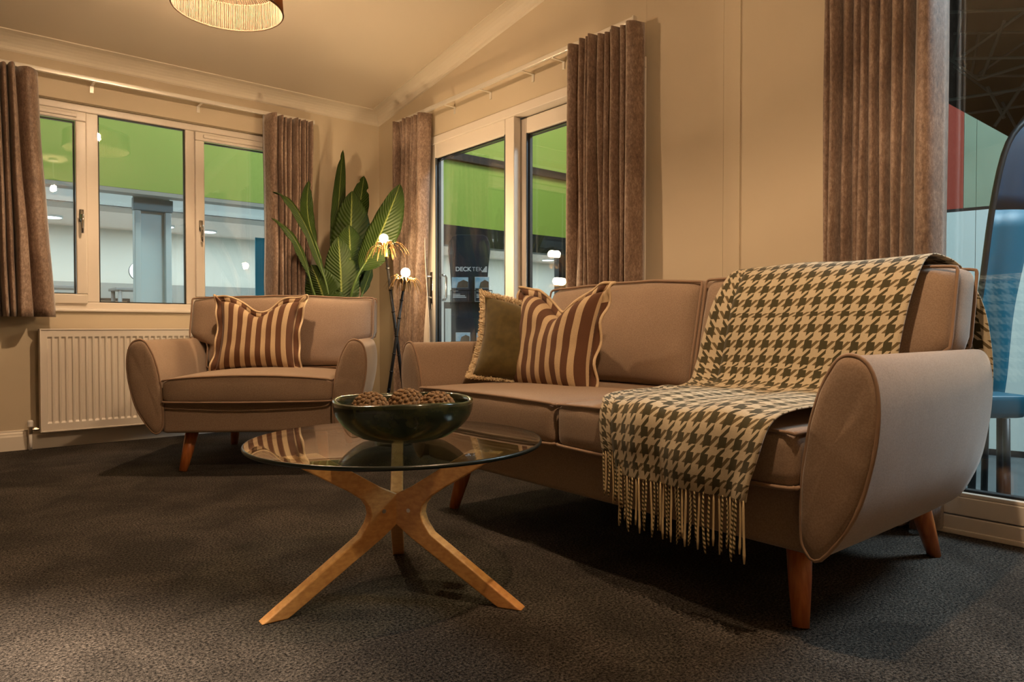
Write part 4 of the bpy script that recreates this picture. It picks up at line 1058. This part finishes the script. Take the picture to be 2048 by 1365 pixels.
def brochure(x, z, w, h, label, dark):
    P = LS.matrix_world @ Vector((x, -.030, z)); e = empty('brochure', P, LS_RZ, label, 'brochure', 'brochures in the leaflet stand', local=True)
    e.rotation_euler = (math.radians(-4), 0, LS_RZ)
    MB().box(-w/2, w/2, 0, .012, 0, h).build('pages', M_BROCH if dark else M_PAPER, e)
    MB().box(-w/2+.004, w/2-.004, -.0012, 0, h*.55, h-.004).build('photo', M_SKY, e)
    MB().prism([(-w*.2, h*.56), (w/2-.005, h*.56), (w/2-.005, h*.80), (w*.2, h*.88), (-w*.1, h*.78)], 'y', -.002, -.0012).build('cabin_picture', M_HOUSE, e)
    MB().box(-w/2+.004, w/2-.004, -.0012, 0, .004, h*.54).build('lower_cover', M_BROCH, e)
    t = MB()
    for k, (f, ww) in enumerate(((.42, .30), (.28, .42), (.22, .70), (.16, .76))): t.box(-w/2+.014, -w/2+.014+w*ww, -.0022, -.0012, h*f, h*f+.007)
    t.build('print_lines', M_INK, e)
brochure(-.085, 1.425, .150, .215, 'brochure with sky picture, left slot of the upper rack', True)
brochure(.105, 1.425, .125, .215, 'pale-edged brochure with cabin picture, right slot of the upper rack', False)
brochure(-.060, .985, .125, .175, 'brochure with cabin picture, left slot of the lower rack', False)
brochure(.115, .985, .125, .175, 'brochure in the right slot of the lower rack', True)
wb = empty('white_carton', (3.25, 4.95, -.5), 0, 'white carton with a blue lid standing beside the leaflet stand', 'carton')
# ------------------------------------------------ things beyond the big window
e_ = Vector((.220, -.976, 0)); O_ = Vector((7.67, 2.241, 0)); n_ = Vector((.976, .220, 0))
EW = empty('exhibition_wall', (7.67, 2.241, -.5), 0, 'panelled exhibition wall in red, sage and white beyond the big window', 'wall')
M_RED = mat('red_panel', lin((.60, .22, .15)), .6); M_SAGE = mat('sage_panel', lin((.56, .63, .54)), .6, col2=lin((.52, .59, .50)), nscale=2); M_WHITEP = mat('white_panel', lin((.80, .86, .85)), .55)
def wpanel(name, s0, s1, z0, z1, mt, rake=False):
    top = lambda s: (2.756-.83*(s+.205)) if rake else z1
    pts = [(s0, z0), (s1, z0), (s1, max(z0+.001, top(s1))), (s0, top(s0))]
    vs = [O_+e_*s+Vector((0, 0, z)) for s, z in pts] + [O_+e_*s+n_*.05+Vector((0, 0, z)) for s, z in pts]
    MB().add(vs, [(0, 1, 2, 3), (4, 7, 6, 5), (0, 4, 5, 1), (1, 5, 6, 2), (2, 6, 7, 3), (3, 7, 4, 0)]).build(name, mt, EW)
wpanel('panel', -2.0, -.207, 1.845, 0, M_RED, True); wpanel('panel', -.203, -.105, 1.845, 0, M_SAGE, True); wpanel('panel', -.102, .88, 1.845, 0, M_SAGE, True)
for a, b_ in ((-2.0, -.107), (-.103, 1.1), (1.104, 2.3), (2.304, 4.5)): wpanel('panel', a, b_, -.44, 1.815, M_WHITEP)
for z0, z1 in ((1.816, 1.844), (-.5, -.445)): wpanel('dark_strip', -2.0, 4.5, z0, z1, M_SDARK)
# feather flag
FG = empty('feather_flag', (5.72, 1.62, -.5), 0, 'tall teal feather flag with a dark edge outside the big window', 'flag')
LFT = [(5.600, 1.725, .10), (5.612, 1.715, .337), (5.622, 1.708, .756), (5.650, 1.684, 1.034), (5.695, 1.646, 1.52), (5.755, 1.597, 1.901), (5.83, 1.535, 2.09), (5.95, 1.435, 2.20), (6.10, 1.31, 2.24)]
RGT = [(5.755, 1.597, .10), (5.786, 1.571, .337), (5.815, 1.548, .756), (5.85, 1.518, 1.034), (5.935, 1.448, 1.52), (6.01, 1.385, 1.80), (6.07, 1.335, 2.00), (6.11, 1.30, 2.15), (6.13, 1.285, 2.24)]
M_FLAG = mat('flag_teal', lin((.03, .36, .45)), .5); M_FLAGB = mat('flag_navy', lin((.03, .17, .27)), .5)
def flag(u, v):
    a, b_ = interp(LFT, v), interp(RGT, v); p = Vector(a).lerp(Vector(b_), u); return p + n_*(.02*math.sin(u*5+v*4)*min(1, u*4))
split = .50
MB().grid(lambda u, v: flag(u, v*split), 12, 16).build('lower_print', M_FLAG, FG, smooth=True, solid=.003)
MB().grid(lambda u, v: flag(u, split+v*(1-split)), 12, 16).build('upper_print', M_FLAGB, FG, smooth=True, solid=.003)
MB().tube([(5.600, 1.725, -.45)] + [tuple(interp(LFT, k/24)) for k in range(25)], .021, 8).build('pole_sleeve', M_SDARK, FG, smooth=True)
MB().lathe([(0, 0), (.16, 0), (.16, .03), (.03, .06), (0, .06)], 20, (5.600, 1.725, -.5)).build('foot', M_SDARK, FG)
# teal bar stool
SL = empty('bar_stool', (5.26, 1.49, -.5), 0, 'teal padded bar stool with dark metal legs outside the big window', 'stool')
sm = MB(); cs = (5.255, 1.50); w_ = .135
def ds(p, a, b, c):
    q = Vector((p.x, p.y, 0)); r = Matrix.Rotation(-math.radians(38), 3, 'Z') @ q
    return Vector((cs[0]+r.x*(1+.06*c), cs[1]+r.y*(1+.06*c), .205+p.z))
cushion(sm, .27, .27, .15, .03, ds, (9, 9, 7)); sm.build('seat', mat('teal_leather', lin((.03, .33, .42)), .45), SL, smooth=True, weld=True)
for dx, dy in ((.035, -.03), (-.085, .075), (-.06, -.09), (.09, .065)):
    MB().tube([(cs[0]+dx, cs[1]+dy, .13), (cs[0]+dx*1.15, cs[1]+dy*1.15, -.5)], .021, 10).build('leg', M_SDARK, SL, smooth=True)
m = MB(); m.box(3.205, 3.29, 4.90, 4.985, -.5, .60); m.build('box', M_PAPER, wb, bevel=.003)
MB().box(3.203, 3.292, 4.898, 4.987, .60, .645).build('lid', mat('cyan_card', lin((.25, .62, .78)), .5), wb, bevel=.003)
